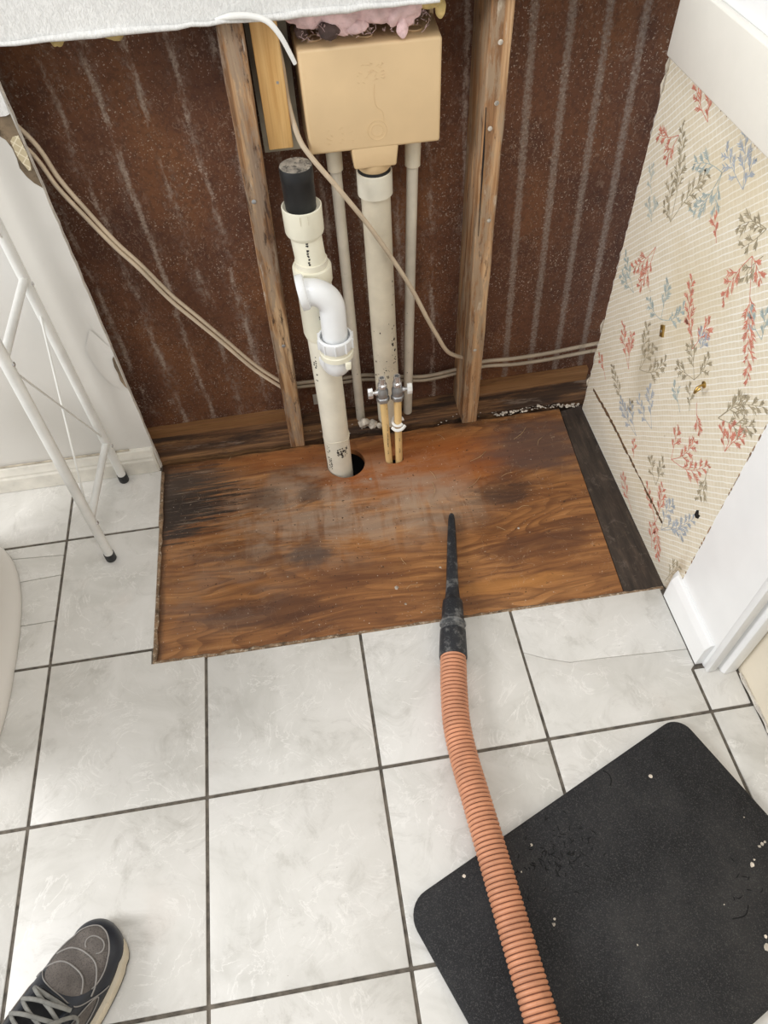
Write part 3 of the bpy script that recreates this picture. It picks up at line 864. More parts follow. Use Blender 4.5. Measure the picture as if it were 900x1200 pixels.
def sprig(b, base, tips, rg):
    k = 0
    def tri(p, d, ln, w, x):   # one pointed leaflet
        n = Vector((-d.y, d.x))
        a = p; c = p + d * ln
        q_ = [a - n * w * 0.45, a + d * ln * 0.42 - n * w, c, a + d * ln * 0.42 + n * w, a + n * w * 0.45]
        b.add([(x, v_.x, v_.y) for v_ in q_], [(0, 1, 2, 3, 4)])
    B = Vector(base)
    for ti, tip in enumerate(tips):
        T = Vector(tip); d = T - B; L = d.length; dn = d.normalized(); n = Vector((-dn.y, dn.x))
        bow = rg.uniform(-0.12, 0.12) * L
        N = 14
        pts = [B + d * (q / N) + n * bow * math.sin(math.pi * q / N) for q in range(N + 1)]
        x = XP - 0.00002 * (k % 9); k += 1
        for q in range(N):
            w0 = 0.0007 * (1 - 0.6 * q / N)
            p, r = pts[q], pts[q + 1]
            e = (r - p).normalized(); en = Vector((-e.y, e.x))
            b.add([(x, *(p + en * w0)), (x, *(p - en * w0)), (x, *(r - en * w0)), (x, *(r + en * w0))], [(0, 1, 2, 3)])
        side = 1
        start = 0.30 if L > 0.05 else 0.15
        m_ = max(4, int(L / 0.0125))
        for q in range(m_):
            t = start + (1 - start) * (q + 0.3) / m_
            i = min(N - 1, int(t * N))
            p = pts[i].lerp(pts[i + 1], t * N - i)
            e = (pts[i + 1] - pts[i]).normalized()
            side = -side
            ang = math.radians(rg.uniform(26, 46)) * side
            fd = Vector((e.x * math.cos(ang) - e.y * math.sin(ang), e.x * math.sin(ang) + e.y * math.cos(ang)))
            fl_ = rg.uniform(0.022, 0.034) * (1.0 - 0.55 * abs(t - 0.5) / 0.5) * min(1.0, 0.5 + L / 0.14)
            x = XP - 0.00002 * (k % 9); k += 1
            tri(p, fd, fl_, 0.0014, x)
            for h in (0.28, 0.50, 0.70):
                for sg in (1, -1):
                    if rg.random() < 0.12: continue
                    an = math.radians(rg.uniform(24, 36)) * sg
                    hd = Vector((fd.x * math.cos(an) - fd.y * math.sin(an), fd.x * math.sin(an) + fd.y * math.cos(an)))
                    tri(p + fd * fl_ * h, hd, fl_ * rg.uniform(0.42, 0.58) * (1.15 - 0.5 * h), 0.0012, x - 0.00001)
        tri(pts[-2], (pts[-1] - pts[-2]).normalized(), 0.008, 0.001, XP)


for key, nm in (('r', 'coral_sprig'), ('o', 'olive_sprig'), ('t', 'teal_sprig'), ('b', 'slate_sprig'), ('l', 'pale_sprig')):
    rg = random.Random(ord(key)); first = True
    for kk, base, tips in SPRIGS:
        if kk != key: continue
        b = MB(); sprig(b, base, tips, rg)
        obj(nm, b, LEAF[key], wall_right, smooth=False)

# two brass hooks and a plug hole
def hook(y, z, lab):
    t = thing('cup_hook', lab, 'hook', (XB - 0.001, y, z), 'brass hooks on the wallpaper')
    b = MB(); b.lathe((XB - 0.0008, y, z), [(0.006, 0), (0.006, -0.0015), (0.003, -0.003)], 14, 'x'); obj('plate', b, P_BRASS, t)
    b = MB()
    b.tube(catmull([(XB - 0.002, y, z), (XB - 0.012, y - 0.002, z - 0.001), (XB - 0.018, y - 0.006, z - 0.006), (XB - 0.022, y - 0.012, z - 0.004), (XB - 0.022, y - 0.016, z + 0.004), (XB - 0.018, y - 0.017, z + 0.010)], 6), 0.0019, 8)
    obj('hook', b, P_BRASS, t)


hook(0.402, 0.428, 'small brass cup hook screwed into the floral wallpaper')
t = thing('brass_catch', 'small flat brass catch plate on the floral wallpaper above the grey smear', 'catch', (XB, 0.572, 0.413))
b = MB(); b.prism([(0.560, 0.402), (0.571, 0.396), (0.578, 0.418), (0.567, 0.424)], XB - 0.004, XB - 0.0008, axis='x'); obj('plate', b, P_BRASS, t, bevel=0.001)
b = MB(); b.lathe((XB - 0.004, 0.569, 0.410), [(0.0028, 0.001), (0.0028, -0.001)], 12, 'x'); obj('screw', b, P_STEEL, t)
b = MB(); b.prism([(0.286, 0.216), (0.280, 0.214), (0.273, 0.220), (0.272, 0.230), (0.277, 0.228), (0.281, 0.235), (0.286, 0.229)], XB - 0.0012, XB - 0.0006, axis='x')
obj('torn_hole', b, T_DARK, wall_right, smooth=False)

# side splash board above the paper
b = MB(); b.box((XB - 0.016, 0.215, 0.792), (XB - 0.0008, 0.785, 0.897))
sp = struct(obj('trim_1', b, T_SPLASH, None, bevel=0.003, seg=3))
# short baseboard, corner jamb and casing
b = MB()
pr = [(0, 0), (0.015, 0), (0.015, 0.054), (0.0135, 0.060), (0.008, 0.0705), (0.005, 0.072), (0, 0.072)]
b.loft([[(XB - 0.0002 - max(0, a - ins), y, 0.0008 + h) for a, h in pr] for y, ins in ((0.092, 0.0), (0.094, 0.0), (0.246, 0.0), (0.258, 0.010))])
struct(obj('baseboard_right', b, T_GLOSSWHITE, None, angle=25))
b = MB(); b.box((XB - 0.0015, 0.072, 0.0008), (XB + 0.016, 0.0858, 2.3))
struct(obj('trim_2', b, T_GLOSSWHITE, None, bevel=0.002))
b = MB()
prof = [(XB + 0.0165, 0.0858), (XB + 0.0165, 0.080), (XB + 0.024, 0.080), (XB + 0.026, 0.070), (XB + 0.030, 0.065), (XB + 0.036, 0.064), (XB + 0.056, 0.068), (XB + 0.060, 0.072), (XB + 0.060, 0.0858)]
b.prism(prof, 0.0008, 2.3)
struct(obj('trim_3', b, T_GLOSSWHITE, None, angle=30))
b = MB(); b.box((XB + 0.061, -1.9, -0.02), (XB + 0.081, 0.0858, 2.3))
wall_side = struct(obj('wall_side', b, T_CREAM, None, smooth=False))
b = MB(); pts = rough_line((XB + 0.0585, 0.06), (XB + 0.0585, -1.2), 90, 0.0012, 41)
b.tube([(x, y, 0.003) for x, y in pts], [random.uniform(0.002, 0.005) for _ in pts], 6)
obj('caulk_bead', b, T_GYPS, wall_side)

# ------------------------------------------------------------------ studs
def stud(label, xs0, xs1, y0, y1, mt, z0=-0.009, z1=2.3, seed=1, name='wall_stud', nicks=True):
    """xs0 / xs1: (x left, x right) at the foot and at z=0.9"""
    rg = random.Random(seed); rings = []
    zs = [z0 + (min(z1, 0.93) - z0) * k / 24 for k in range(25)] + ([z1] if z1 > 0.95 else [])
    for z in zs:
        t = max(0, min(1.2, z / 0.9))
        xa = xs0[0] + (xs1[0] - xs0[0]) * t; xb = xs0[1] + (xs1[1] - xs0[1]) * t
        w = lambda a: rg.uniform(-a, a)
        c = 0.002
        rings.append([(xa + w(.0008), y0 + c + w(.0004), z), (xa + c + w(.0006), y0 + w(.0004), z), (xb - c + w(.0006), y0 + w(.0004), z), (xb + w(.0008), y0 + c + w(.0004), z), (xb + w(.0005), y1, z), (xa + w(.0005), y1, z)])
    b = MB(); b.loft(rings)
    t = thing(name, label, 'stud', ((xs0[0] + xs0[1]) / 2, (y0 + y1) / 2, z0), 'wall studs')
    obj('timber', b, mt, t, smooth=False)
    return t


s1 = stud('weathered grey-brown wall stud left of the white drain stack', (0.513, 0.548), (0.527, 0.567), 0.803, 0.909, W_STUD1, seed=3)
s2 = stud('brown wall stud right of the beige outlet box', (0.938, 0.975), (0.938, 0.974), 0.803, 0.909, W_STUD2, seed=6)
for st, pts in ((s1, ((0.535, 0.62), (0.54, 0.30))), (s2, ((0.956, 0.83), (0.958, 0.74), (0.962, 0.53), (0.950, 0.70), (0.955, 0.22)))):
    for x, z in pts:
        b = MB(); b.lathe((x, 0.803, z), [(0.0035, 0.0), (0.0042, -0.0012), (0.001, -0.0022)], 10, 'y')
        obj('nail_head', b, P_STEEL if st is s1 else T_CHIP, st)
# torn paper clinging to stud edges
b = MB()
b.tube([(0.9405, 0.8022, 0.735), (0.9420, 0.8022, 0.65), (0.9435, 0.8022, 0.50)], [0.0006, 0.0016, 0.0004], 6)
obj('split', b, T_DARK, s2)
tb = thing('wood_block', 'short clean pine block beside the left stud, next to the beige box', 'wood block', (0.596, 0.83, 0.694))
b = MB(); b.box((0.5755, 0.818, 0.697), (0.6165, 0.856, 1.2)); obj('timber', b, W_NEW, tb, bevel=0.002)
b = MB(); b.lathe((0.605, 0.818, 0.80), [(0.0022, 0), (0.0022, -0.0006)], 8, 'y'); obj('nail_head', b, P_STEEL, tb)
b = MB(); b.box((0.566, 0.900, 0.655), (0.632, 0.9118, 1.2))
tag(obj('grey_backing_board', b, simple('grey_green_board', (186, 180, 162), 0.8, 0.15, 20), None, smooth=False), 'grey backing board showing under the pine block', 'board')
b = MB(); b.box((0.583, 0.9095, 0.020), (0.604, 0.9118, 0.052))
tag(obj('paper_tag', b, simple('pale_paper_tag', (196, 190, 180), 0.8, 0.08, 20), None, smooth=False), 'small pale paper square on the brown board near the floor', 'paper tag')

# ------------------------------------------------------------------ beige outlet box
bx = thing('outlet_box', 'beige plastic washer outlet box fixed between the two studs', 'outlet box', (0.755, 0.86, 0.645))
b = MB()
x0, x1, y0, y1, z0, z1 = 0.643, 0.866, 0.812, 0.9105, 0.683, 0.843
b.add([(x0, y0, z0), (x1, y0, z0), (x1 + .004, y1, z0 - .002), (x0 - .004, y1, z0 - .002), (x0 - .002, y0, z1), (x1, y0, z1), (x1 + .004, y1, z1 + .004), (x0 - .006, y1, z1 + .004)],
      [(0, 3, 2, 1), (4, 5, 6, 7), (0, 1, 5, 4), (1, 2, 6, 5), (2, 3, 7, 6), (3, 0, 4, 7)])
obj('body', b, P_BOX, bx, bevel=0.005, seg=3)
b = MB()
b.add([(0.7125, 0.8125, 0.692), (0.7955, 0.8125, 0.692), (0.7955, 0.892, 0.692), (0.7125, 0.892, 0.692), (0.7165, 0.815, 0.648), (0.7905, 0.815, 0.648), (0.7905, 0.886, 0.648), (0.7165, 0.886, 0.648)],
      [(0, 1, 2, 3), (7, 6, 5, 4), (0, 4, 5, 1), (1, 5, 6, 2), (2, 6, 7, 3), (3, 7, 4, 0)])
obj('drain_hopper', b, P_BOX, bx, bevel=0.004, seg=3)
b = MB(); b.lathe((0.7545, 0.848, 0.632), [(0.026, 0), (0.031, 0.006), (0.0325, 0.018)], 28); obj('drain_spigot', b, P_BOX, bx)
for (rr, hh) in ((0.010, 0.0), (0.016, 0.0)):
    b = MB(); b.tube([(0.758 + rr * math.cos(a), 0.8118, 0.713 + rr * math.sin(a)) for a in [2 * math.pi * k / 28 for k in range(29)]], 0.0005, 5, caps=False); obj('moulded_ring', b, P_BOX, bx)
b = MB(); b.tube(catmull([(0.770, 0.8118, 0.728), (0.768, 0.8118, 0.742), (0.758, 0.8118, 0.752), (0.755, 0.8118, 0.770), (0.757, 0.8118, 0.785)], 6), 0.0005, 5); obj('moulded_rib', b, P_BOX, bx)
for xk, yk in ((0.670, 0.85), (0.750, 0.845), (0.828, 0.85)):
    b = MB(); b.tube([(xk + 0.0125 * math.cos(a), yk + 0.0125 * math.sin(a), 0.8452) for a in [2 * math.pi * k / 28 for k in range(29)]], 0.0012, 5, caps=False); obj('knockout', b, P_BOX, bx)
# raised moulding marks (worn, unreadable) on the front
rg = random.Random(2)
for (cx_, cz_, n_) in ((0.750, 0.803, 26), (0.694, 0.708, 14)):
    b = MB()
    for k in range(n_):
        u, v = rg.uniform(-0.022, 0.022), rg.uniform(-0.014, 0.014)
        b.tube([(cx_ + u, 0.8118, cz_ + v), (cx_ + u + rg.uniform(0.002, 0.006), 0.8116, cz_ + v + rg.uniform(-0.003, 0.003))], 0.0004, 4)
    obj('moulded_marks', b, P_BOX, bx, stuff=True)
b = MB(); b.box((0.862, 0.900, 0.838), (0.8695, 0.909, 0.862)); obj('mounting_lug', b, P_BOX, bx, bevel=0.0015)


def specks(axis_x, axis_y, r, zlist, seed, parent, name='dirt_spots', k=26, a0=-150, a1=-30, size=(0.0006, 0.0022)):
    rg = random.Random(seed); b = MB()
    for _ in range(k):
        a = math.radians(rg.uniform(a0, a1)); z = rg.uniform(*zlist); sz = rg.uniform(*size)
        rr = r + 0.0002
        px, py = math.cos(a), math.sin(a); tx, ty = -py, px
        c = Vector((axis_x + px * rr, axis_y + py * rr, z))
        T = Vector((tx, ty, 0)) * sz; U = Vector((0, 0, sz * rg.uniform(0.6, 1.8)))
        b.add([c + T, c + U * 0.8 + T * 0.3, c - T + U * 0.2, c - U], [(0, 1, 2, 3)])
    return obj(name, b, simple('pipe_dirt', (48, 38, 32), 0.9, 0.3, 60) if 'pipe_dirt' not in bpy.data.materials else bpy.data.materials['pipe_dirt'], parent, smooth=False, stuff=True)


# drain pipe under the box
dp = thing('drain_pipe', 'thick cream vertical drain pipe below the beige outlet box', 'pipe', (0.760, 0.852, -0.009))
b = MB(); b.tube([(0.764, 0.852, -0.009), (0.7585, 0.850, 0.30), (0.7548, 0.848, 0.612)], 0.0275, 28); obj('pipe', b, P_AGED, dp)
b = MB(); b.lathe((0.7546, 0.848, 0.585), [(0.0275, 0), (0.0325, 0.001), (0.0325, 0.043), (0.030, 0.044), (0.0285, 0.040)], 30); obj('coupling', b, P_CREAM, dp)
b = MB(); b.lathe((0.7546, 0.848, 0.6245), [(0.0285, 0), (0.0295, 0.004), (0.0285, 0.0085)], 28); obj('rubber_ring', b, P_BLACK, dp)
specks(0.7605, 0.8515, 0.0278, (0.15, 0.26), 3, dp, k=70, a0=-110, a1=-40, size=(0.0008, 0.0034))
specks(0.7585, 0.8505, 0.0278, (0.05, 0.42), 4, dp, k=40)

# side supply pipes
for lab, xa, xb, seed, zt in (('thin pale supply pipe left of the thick cream drain pipe', 0.694, 0.686, 1, 0.684), ('thin pale supply pipe right of the thick cream drain pipe', 0.813, 0.829, 2, 0.676)):
    t = thing('supply_pipe', lab, 'pipe', (xa, 0.868, -0.009), 'supply pipes behind the drain pipe')
    b = MB(); b.tube([(xa, 0.870, -0.009), (xb, 0.866, zt)], 0.0108, 18); obj('pipe', b, P_GREY, t)
    b = MB(); d = (xb - xa) / 0.69
    b.tube([(xb - d * 0.055, 0.866, zt - 0.058), (xb - d * 0.054, 0.866, zt - 0.056), (xb, 0.866, zt - 0.003), (xb, 0.866, zt)], [0.0112, 0.0142, 0.0146, 0.0135], 20); obj('coupling', b, P_AGED, t)
    if seed == 2:
        b = MB(); b.lathe((xb, 0.866, zt - 0.001), [(0.0135, 0), (0.0135, 0.010)], 18); obj('rubber_ring', b, P_BLACK, t)
    specks(xa, 0.869, 0.0110, (0.02, 0.30), seed, t, k=10, size=(0.0005, 0.0014))

# ------------------------------------------------------------------ white drain stack
sx, sy = STACK
st = thing('drain_stack', 'white plastic drain stack with black cap standing in front of the left stud', 'drain pipe', (sx, sy, -0.03))
b = MB(); b.tube([(sx + 0.002, sy, -0.06), (sx + 0.001, sy, 0.2), (sx - 0.003, sy, 0.545)], 0.0292, 30); obj('lower_pipe', b, P_CREAM, st)
b = MB(); b.tube([(sx - 0.003, sy, 0.54), (sx - 0.007, sy, 0.602)], 0.0272, 30); obj('upper_pipe', b, P_FITTING, st)
b = MB(); b.lathe((sx - 0.003, sy, 0.378), [(0.0295, 0), (0.0322, 0.010), (0.0322, 0.120), (0.0350, 0.125), (0.0352, 0.152), (0.0340, 0.155), (0.0275, 0.156)], 32); te = obj('tee', b, P_FITTING, st)
b = MB(); b.lathe((sx - 0.007, sy, 0.592), [(0.0275, 0), (0.0320, 0.006), (0.0335, 0.010), (0.0338, 0.054), (0.0320, 0.055), (0.0255, 0.050)], 32); cp = obj('coupling', b, P_FITTING, st)
for dx in (-0.006, 0.007):
    b = MB(); a = math.radians(-90) + dx / 0.033
    b.box((sx - 0.007 + 0.0338 * math.cos(a) - 0.0004, sy + 0.0338 * math.sin(a) - 0.0008, 0.628), (sx - 0.007 + 0.0338 * math.cos(a) + 0.0004, sy + 0.0338 * math.sin(a) + 0.002, 0.643)); obj('moulded_line', b, P_AGED, cp)
b = MB(); b.lathe((sx - 0.008, sy, 0.640), [(0.0258, 0), (0.0258, 0.012), (0.0264, 0.013), (0.0264, 0.050), (0.0272, 0.051), (0.0272, 0.070), (0.0262, 0.073)], 32); cap = obj('black_cap', b, P_BLACK, st)
b = MB(); b.lathe((sx - 0.008, sy, 0.7131), [(0.0258, 0), (0.0245, 0.0008), (0.010, 0.0010)], 32); obj('dusty_top', b, P_DUST, cap)
# trap elbow: branch flange, bend, slip nut, lower bend back into the stack
b = MB()
b.lathe((0.592, 0.669, 0.518), [(0.026, -0.003), (0.0312, -0.002), (0.0312, 0.0085), (0.0290, 0.0115), (0.0238, 0.0120)], 28, (Vector((0, 1, 0)), Vector((-0.15, 0, 1)).normalized(), Vector((1, 0, 0.15)).normalized())); obj('elbow_flange', b, P_WHITE, st)
b = MB()
pts = [(0.597, 0.669, 0.5185), (0.606, 0.668, 0.5185)]
for k in range(1, 15):
    a = math.pi / 2 * k / 14
    pts.append((0.606 + 0.038 * math.sin(a), 0.667 - 0.002 * k / 14, 0.4805 + 0.038 * math.cos(a)))
pts += [(0.6440, 0.664, 0.45), (0.6435, 0.664, 0.40)]
b.tube(pts, 0.0238, 28); obj('elbow', b, P_WHITE, st)
b = MB(); b.lathe((0.6435, 0.664, 0.396), [(0.031, 0.0), (0.0325, 0.002), (0.0330, 0.024), (0.0312, 0.026), (0.0285, 0.026), (0.0280, 0.012)], 36); nut = obj('slip_nut', b, P_WHITE, st)
for k in range(10):
    a = 2 * math.pi * k / 10 + 0.2
    b = MB(); c = Vector((0.6435 + 0.0330 * math.cos(a), 0.664 + 0.0330 * math.sin(a), 0)); tx = Vector((-math.sin(a), math.cos(a), 0)) * 0.0014; rad = Vector((math.cos(a), math.sin(a), 0)) * 0.0022
    q = [c - tx - rad, c + tx - rad, c + tx * 0.5 + rad, c - tx * 0.5 + rad]
    b.prism([(p.x, p.y) for p in q], 0.398, 0.4195); obj('grip_rib', b, P_WHITE, nut, smooth=False)
b = MB(); b.lathe((0.6435, 0.665, 0.374), [(0.0295, 0.0), (0.0325, 0.002), (0.0325, 0.012), (0.0305, 0.0135), (0.0305, 0.0225)], 32); obj('threaded_collar', b, P_FITTING, st)
b = MB()
pts = [(0.6435, 0.665, 0.377)]
for k in range(0, 13):
    a = math.pi / 2 * k / 12
    pts.append((0.6435 - 0.010 * (1 - math.cos(a)), 0.665 + 0.032 * (1 - math.cos(a)), 0.362 - 0.026 * math.sin(a)))
pts.append((0.630, 0.725, 0.336))
b.tube(pts, [0.0275 - 0.003 * min(1, k / 8) for k in range(len(pts))], 28); obj('lower_bend', b, P_WHITE, st)
b = MB()
b.add([(0.655, 0.634, 0.368), (0.668, 0.637, 0.366), (0.666, 0.632, 0.360), (0.656, 0.630, 0.362), (0.655, 0.636, 0.378), (0.668, 0.639, 0.376), (0.666, 0.634, 0.372), (0.656, 0.632, 0.374)],
      [(0, 1, 2, 3), (4, 7, 6, 5), (0, 4, 5, 1), (1, 5, 6, 2), (2, 6, 7, 3), (3, 7, 4, 0)])
obj('glue_lump', b, P_FITTING, st, bevel=0.002)


def ink(parent, ax, ay, r, ang, z0, z1, w, seed, dens=0.8):
    """worn, unreadable print running down a pipe: rows of short strokes"""
    rg = random.Random(seed); b = MB(); z = z0
    a0 = math.radians(ang)
    while z < z1:
        h = rg.uniform(0.0035, 0.0055)
        if rg.random() < dens:
            for _ in range(rg.choice((2, 3, 3))):
                da = rg.uniform(-w, w); dz = rg.uniform(0, h * 0.4)
                P = []
                for (q, zz) in ((da - 0.045, z + dz), (da + 0.045, z + dz), (da + 0.045 + rg.uniform(-.02, .05), z + dz + h * 0.65), (da - 0.045, z + dz + h * 0.65)):
                    P.append((ax + (r + 0.0002) * math.cos(a0 + q), ay + (r + 0.0002) * math.sin(a0 + q), zz))
                b.add(P, [(0, 1, 2, 3)])
        z += h * 1.15
        if rg.random() < 0.12: z += 0.012
    return obj('print', b, P_INK, parent, smooth=False, stuff=True)


ink(st, sx, sy, 0.0293, -140, 0.275, 0.375, 0.15, 1, 0.97)
ink(st, sx + 0.002, sy, 0.0293, -138, 0.0, 0.075, 0.16, 2, 0.97)
ink(st, sx - 0.005, sy, 0.0273, -95, 0.548, 0.590, 0.04, 3, 0.7)
ink(st, sx - 0.003, sy, 0.0331, -86, 0.425, 0.46, 0.03, 5, 0.5)
specks(sx + 0.0015, sy, 0.0294, (0.045, 0.075), 12, st, k=46, a0=-95, a1=-45, size=(0.0008, 0.003))
b = MB(); b.tube([(sx + 0.002 + 0.0292 * math.cos(a), sy + 0.0292 * math.sin(a), 0.093 + 0.004 * math.sin(3 * a)) for a in [2 * math.pi * k / 40 for k in range(41)]], 0.0011, 5, caps=False); obj('glue_line', b, P_AGED, st)

# ------------------------------------------------------------------ tan stub-outs with shut-off valves
for lab, (bx_, by_), (tx_, ty_), hs in (('tan supply stub with chrome shut-off valve, handle pointing left', SUP[0], (0.7335, 0.716), -1), ('tan supply stub with chrome shut-off valve, white clip halfway up', SUP[1], (0.7655, 0.716), 1)):
    t = thing('valve_stub', lab, 'valve', (bx_, by_, -0.03), 'shut-off valve stubs')
    b = MB(); b.tube([(bx_, by_, -0.06), (tx_, ty_, 0.205)], 0.0084, 18); pipe = obj('pipe', b, P_TAN, t)
    ink(pipe, (bx_ + tx_) / 2 + 0.002, (by_ + ty_) / 2, 0.0086, -95, 0.02, 0.17, 0.10, 8 + hs, 0.75)
    b = MB(); b.lathe((tx_, ty_, 0.188), [(0.0105, 0), (0.0148, 0.002), (0.0148, 0.012), (0.0120, 0.014)], 6); obj('compression_nut', b, P_STEEL, t, bevel=0.001)
    b = MB(); b.lathe((tx_, ty_, 0.200), [(0.0108, 0), (0.0122, 0.004), (0.0122, 0.018), (0.0095, 0.024), (0.0095, 0.030)], 18); obj('valve_body', b, P_STEEL, t)
    b = MB(); b.lathe((tx_, ty_, 0.229), [(0.0100, 0), (0.0100, 0.007), (0.0072, 0.009), (0.0072, 0.025), (0.0048, 0.025), (0.0044, 0.012)], 18); obj('outlet', b, P_CHROME, t)
    b = MB(); b.lathe((tx_, ty_, 0.214), [(0.0060, 0.008 * hs), (0.0060, 0.016 * hs), (0.0040, 0.017 * hs), (0.0040, 0.022 * hs)], 14, 'x'); obj('stem', b, P_CHROME, t)
    b = MB()
    pr = []
    for k in range(24):
        a = 2 * math.pi * k / 24
        rr = 1.0 + 0.07 * math.cos(8 * a)
        pr.append((ty_ + 0.0085 * rr * math.cos(a), 0.214 + 0.0140 * rr * math.sin(a)))
    b.prism(pr, tx_ + 0.021 * hs, tx_ + 0.032 * hs, axis='x'); obj('handle', b, P_CHROME if hs < 0 else P_WHITEPL, t, bevel=0.0015)
    if hs > 0:
        ck = obj('pipe_clip', (lambda q: (q.tube([(tx_ - 0.001 + 0.0118 * math.cos(a), ty_ + 0.002 + 0.0118 * math.sin(a), 0.118 + 0.004 * math.sin(a)) for a in [2 * math.pi * k / 26 for k in range(24)]], 0.0034, 8), q)[1])(MB()), P_WHITEPL, t)
        b = MB(); b.tube(catmull([(tx_ - 0.015, ty_ - 0.006, 0.108), (tx_ - 0.008, ty_ - 0.014, 0.106), (tx_ + 0.004, ty_ - 0.015, 0.107), (tx_ + 0.014, ty_ - 0.008, 0.111)], 5), 0.0040, 8); obj('clip_tab', b, P_WHITEPL, ck)

# ------------------------------------------------------------------ cables
def cable(name, label, pts, r, mt, k=8, sq=None, group=None):
    b = MB(); b.tube(catmull(pts, k), r, 10, sq=sq)
    o = obj(name, b, mt, None)
    return tag(o, label, 'cable', group)


LC = [(0.150, 0.835, 0.83), (0.201, 0.842, 0.744), (0.218, 0.845, 0.676), (0.241, 0.845, 0.619), (0.271, 0.845, 0.552), (0.301, 0.845, 0.500), (0.338, 0.845, 0.428), (0.375, 0.845, 0.371), (0.414, 0.845, 0.310), (0.470, 0.845, 0.222), (0.523, 0.845, 0.160)]
cable('electric_cable', 'upper of two beige cables sagging across the left bay into the stud', LC, 0.0040, P_CABLE, group='electric cables')
off = [0.024, 0.017, 0.013, 0.010, 0.0075, 0.007, 0.0085, 0.009, 0.0078, 0.0085, 0.010]
cable('electric_cable', 'lower of two beige cables sagging across the left bay into the stud', [(x - o_ * 0.55, y - 0.0055, z - o_ * 0.75) for (x, y, z), o_ in zip(LC, off)], 0.0038, P_CABLE, group='electric cables')
cable('electric_cable', 'beige cable running down beside the box and slanting across the drain pipe',
      [(0.612, 0.845, 1.0), (0.611, 0.842, 0.900), (0.612, 0.840, 0.859), (0.616, 0.838, 0.817), (0.618, 0.835, 0.760), (0.627, 0.815, 0.714), (0.645, 0.803, 0.683), (0.689, 0.799, 0.620), (0.745, 0.800, 0.531), (0.809, 0.802, 0.410), (0.846, 0.806, 0.322), (0.868, 0.812, 0.272), (0.900, 0.825, 0.205), (0.945, 0.842, 0.165)], 0.0046, P_CABLE, group='electric cables')
cable('electric_cable', 'upper of two grey cables running behind the pipes between the studs', [(0.530, 0.893, 0.112), (0.565, 0.895, 0.110), (0.657, 0.896, 0.106), (0.719, 0.896, 0.106), (0.823, 0.896, 0.082), (0.876, 0.895, 0.078), (0.952, 0.893, 0.090)], 0.0046, P_CABLE2, group='electric cables')
cable('electric_cable', 'lower of two grey cables running behind the pipes between the studs', [(0.530, 0.893, 0.100), (0.565, 0.895, 0.098), (0.657, 0.896, 0.093), (0.719, 0.896, 0.092), (0.823, 0.896, 0.070), (0.876, 0.895, 0.066), (0.952, 0.893, 0.078)], 0.0046, P_CABLE2, group='electric cables')
cable('electric_cable', 'upper of two grey cables crossing the right bay to the papered wall', [(0.955, 0.875, 0.105), (0.998, 0.880, 0.113), (1.073, 0.880, 0.110), (1.157, 0.880, 0.112), (1.24, 0.879, 0.120), (1.33, 0.878, 0.128)], 0.0048, P_CABLE2, group='electric cables')
cable('electric_cable', 'lower of two grey cables crossing the right bay to the papered wall', [(0.955, 0.873, 0.090), (1.000, 0.880, 0.098), (1.080, 0.879, 0.092), (1.161, 0.879, 0.093), (1.24, 0.878, 0.100), (1.33, 0.878, 0.106)], 0.0046, P_CABLE2, group='electric cables')

# ------------------------------------------------------------------ insulation above the box
ins = thing('insulation_batt', 'tuft of pink glass wool insulation bulging above the beige box', 'insulation', (0.745, 0.855, 0.85))


def fluff(name, lobes, mt, parent, seed):
    bm = bmesh.new(); rg = random.Random(seed)
    from mathutils import noise as mn
    for (c, rad) in lobes:
        mtx = Matrix.Translation(Vector(c) - parent.location) @ Matrix.Diagonal((rad[0], rad[1], rad[2], 1))
        g = bmesh.ops.create_icosphere(bm, subdivisions=4, radius=1.0, matrix=mtx)
        cc = Vector(c) - parent.location
        for v in g['verts']:
            d = (v.co - cc)
            k = mn.fractal(v.co * 34, 1.0, 2.0, 3) * 0.36 + mn.noise(v.co * 150) * 0.10
            v.co = cc + d * (1 + k)
    for f in bm.faces: f.smooth = True
    me = bpy.data.meshes.new(name); bm.to_mesh(me); bm.free(); me.materials.append(mt)
    return obj(name, me, None, parent)


fluff('pink_wool', [((0.668, 0.833, 0.888), (0.036, 0.026, 0.026)), ((0.712, 0.826, 0.886), (0.040, 0.024, 0.026)), ((0.760, 0.826, 0.888), (0.040, 0.024, 0.024)), ((0.803, 0.824, 0.882), (0.030, 0.022, 0.028)), ((0.79, 0.84, 0.915), (0.06, 0.030, 0.025)), ((0.69, 0.84, 0.912), (0.05, 0.030, 0.025))], P_PINK, ins, 1)
fluff('pink_tuft', [((0.803, 0.812, 0.862), (0.010, 0.008, 0.018))], P_PINK, ins, 2)
fluff('pink_tuft', [((0.736, 0.812, 0.868), (0.018, 0.008, 0.010))], P_PINK, ins, 2)
fluff('sooty_tuft', [((0.690, 0.808, 0.866), (0.017, 0.010, 0.013))], P_SOOT, ins, 3)
fluff('sooty_tuft', [((0.652, 0.835, 0.862), (0.012, 0.014, 0.012))], P_SOOT, ins, 3)
fluff('yellow_wool', [((0.848, 0.826, 0.893), (0.022, 0.018, 0.016)), ((0.862, 0.820, 0.880), (0.008, 0.008, 0.014))], P_YELL, ins, 4)
b = MB(); rg = random.Random(14)
for k in range(150):
    x = rg.uniform(0.645, 0.85); z = 0.872 + rg.uniform(-0.014, 0.014); y = rg.uniform(0.800, 0.812)
    d = Vector((rg.uniform(-1, 1), rg.uniform(-0.7, 0.2), rg.uniform(-1.2, 0.4))) * rg.uniform(0.004, 0.010)
    p = Vector((x, y, z)); b.tube([p, p + d * 0.5 + Vector((rg.uniform(-.002, .002), 0, rg.uniform(-.002, .002))), p + d], 0.00022, 3)
fb = obj('fibres', b, P_PINK, ins, smooth=False); fb['kind'] = 'stuff'
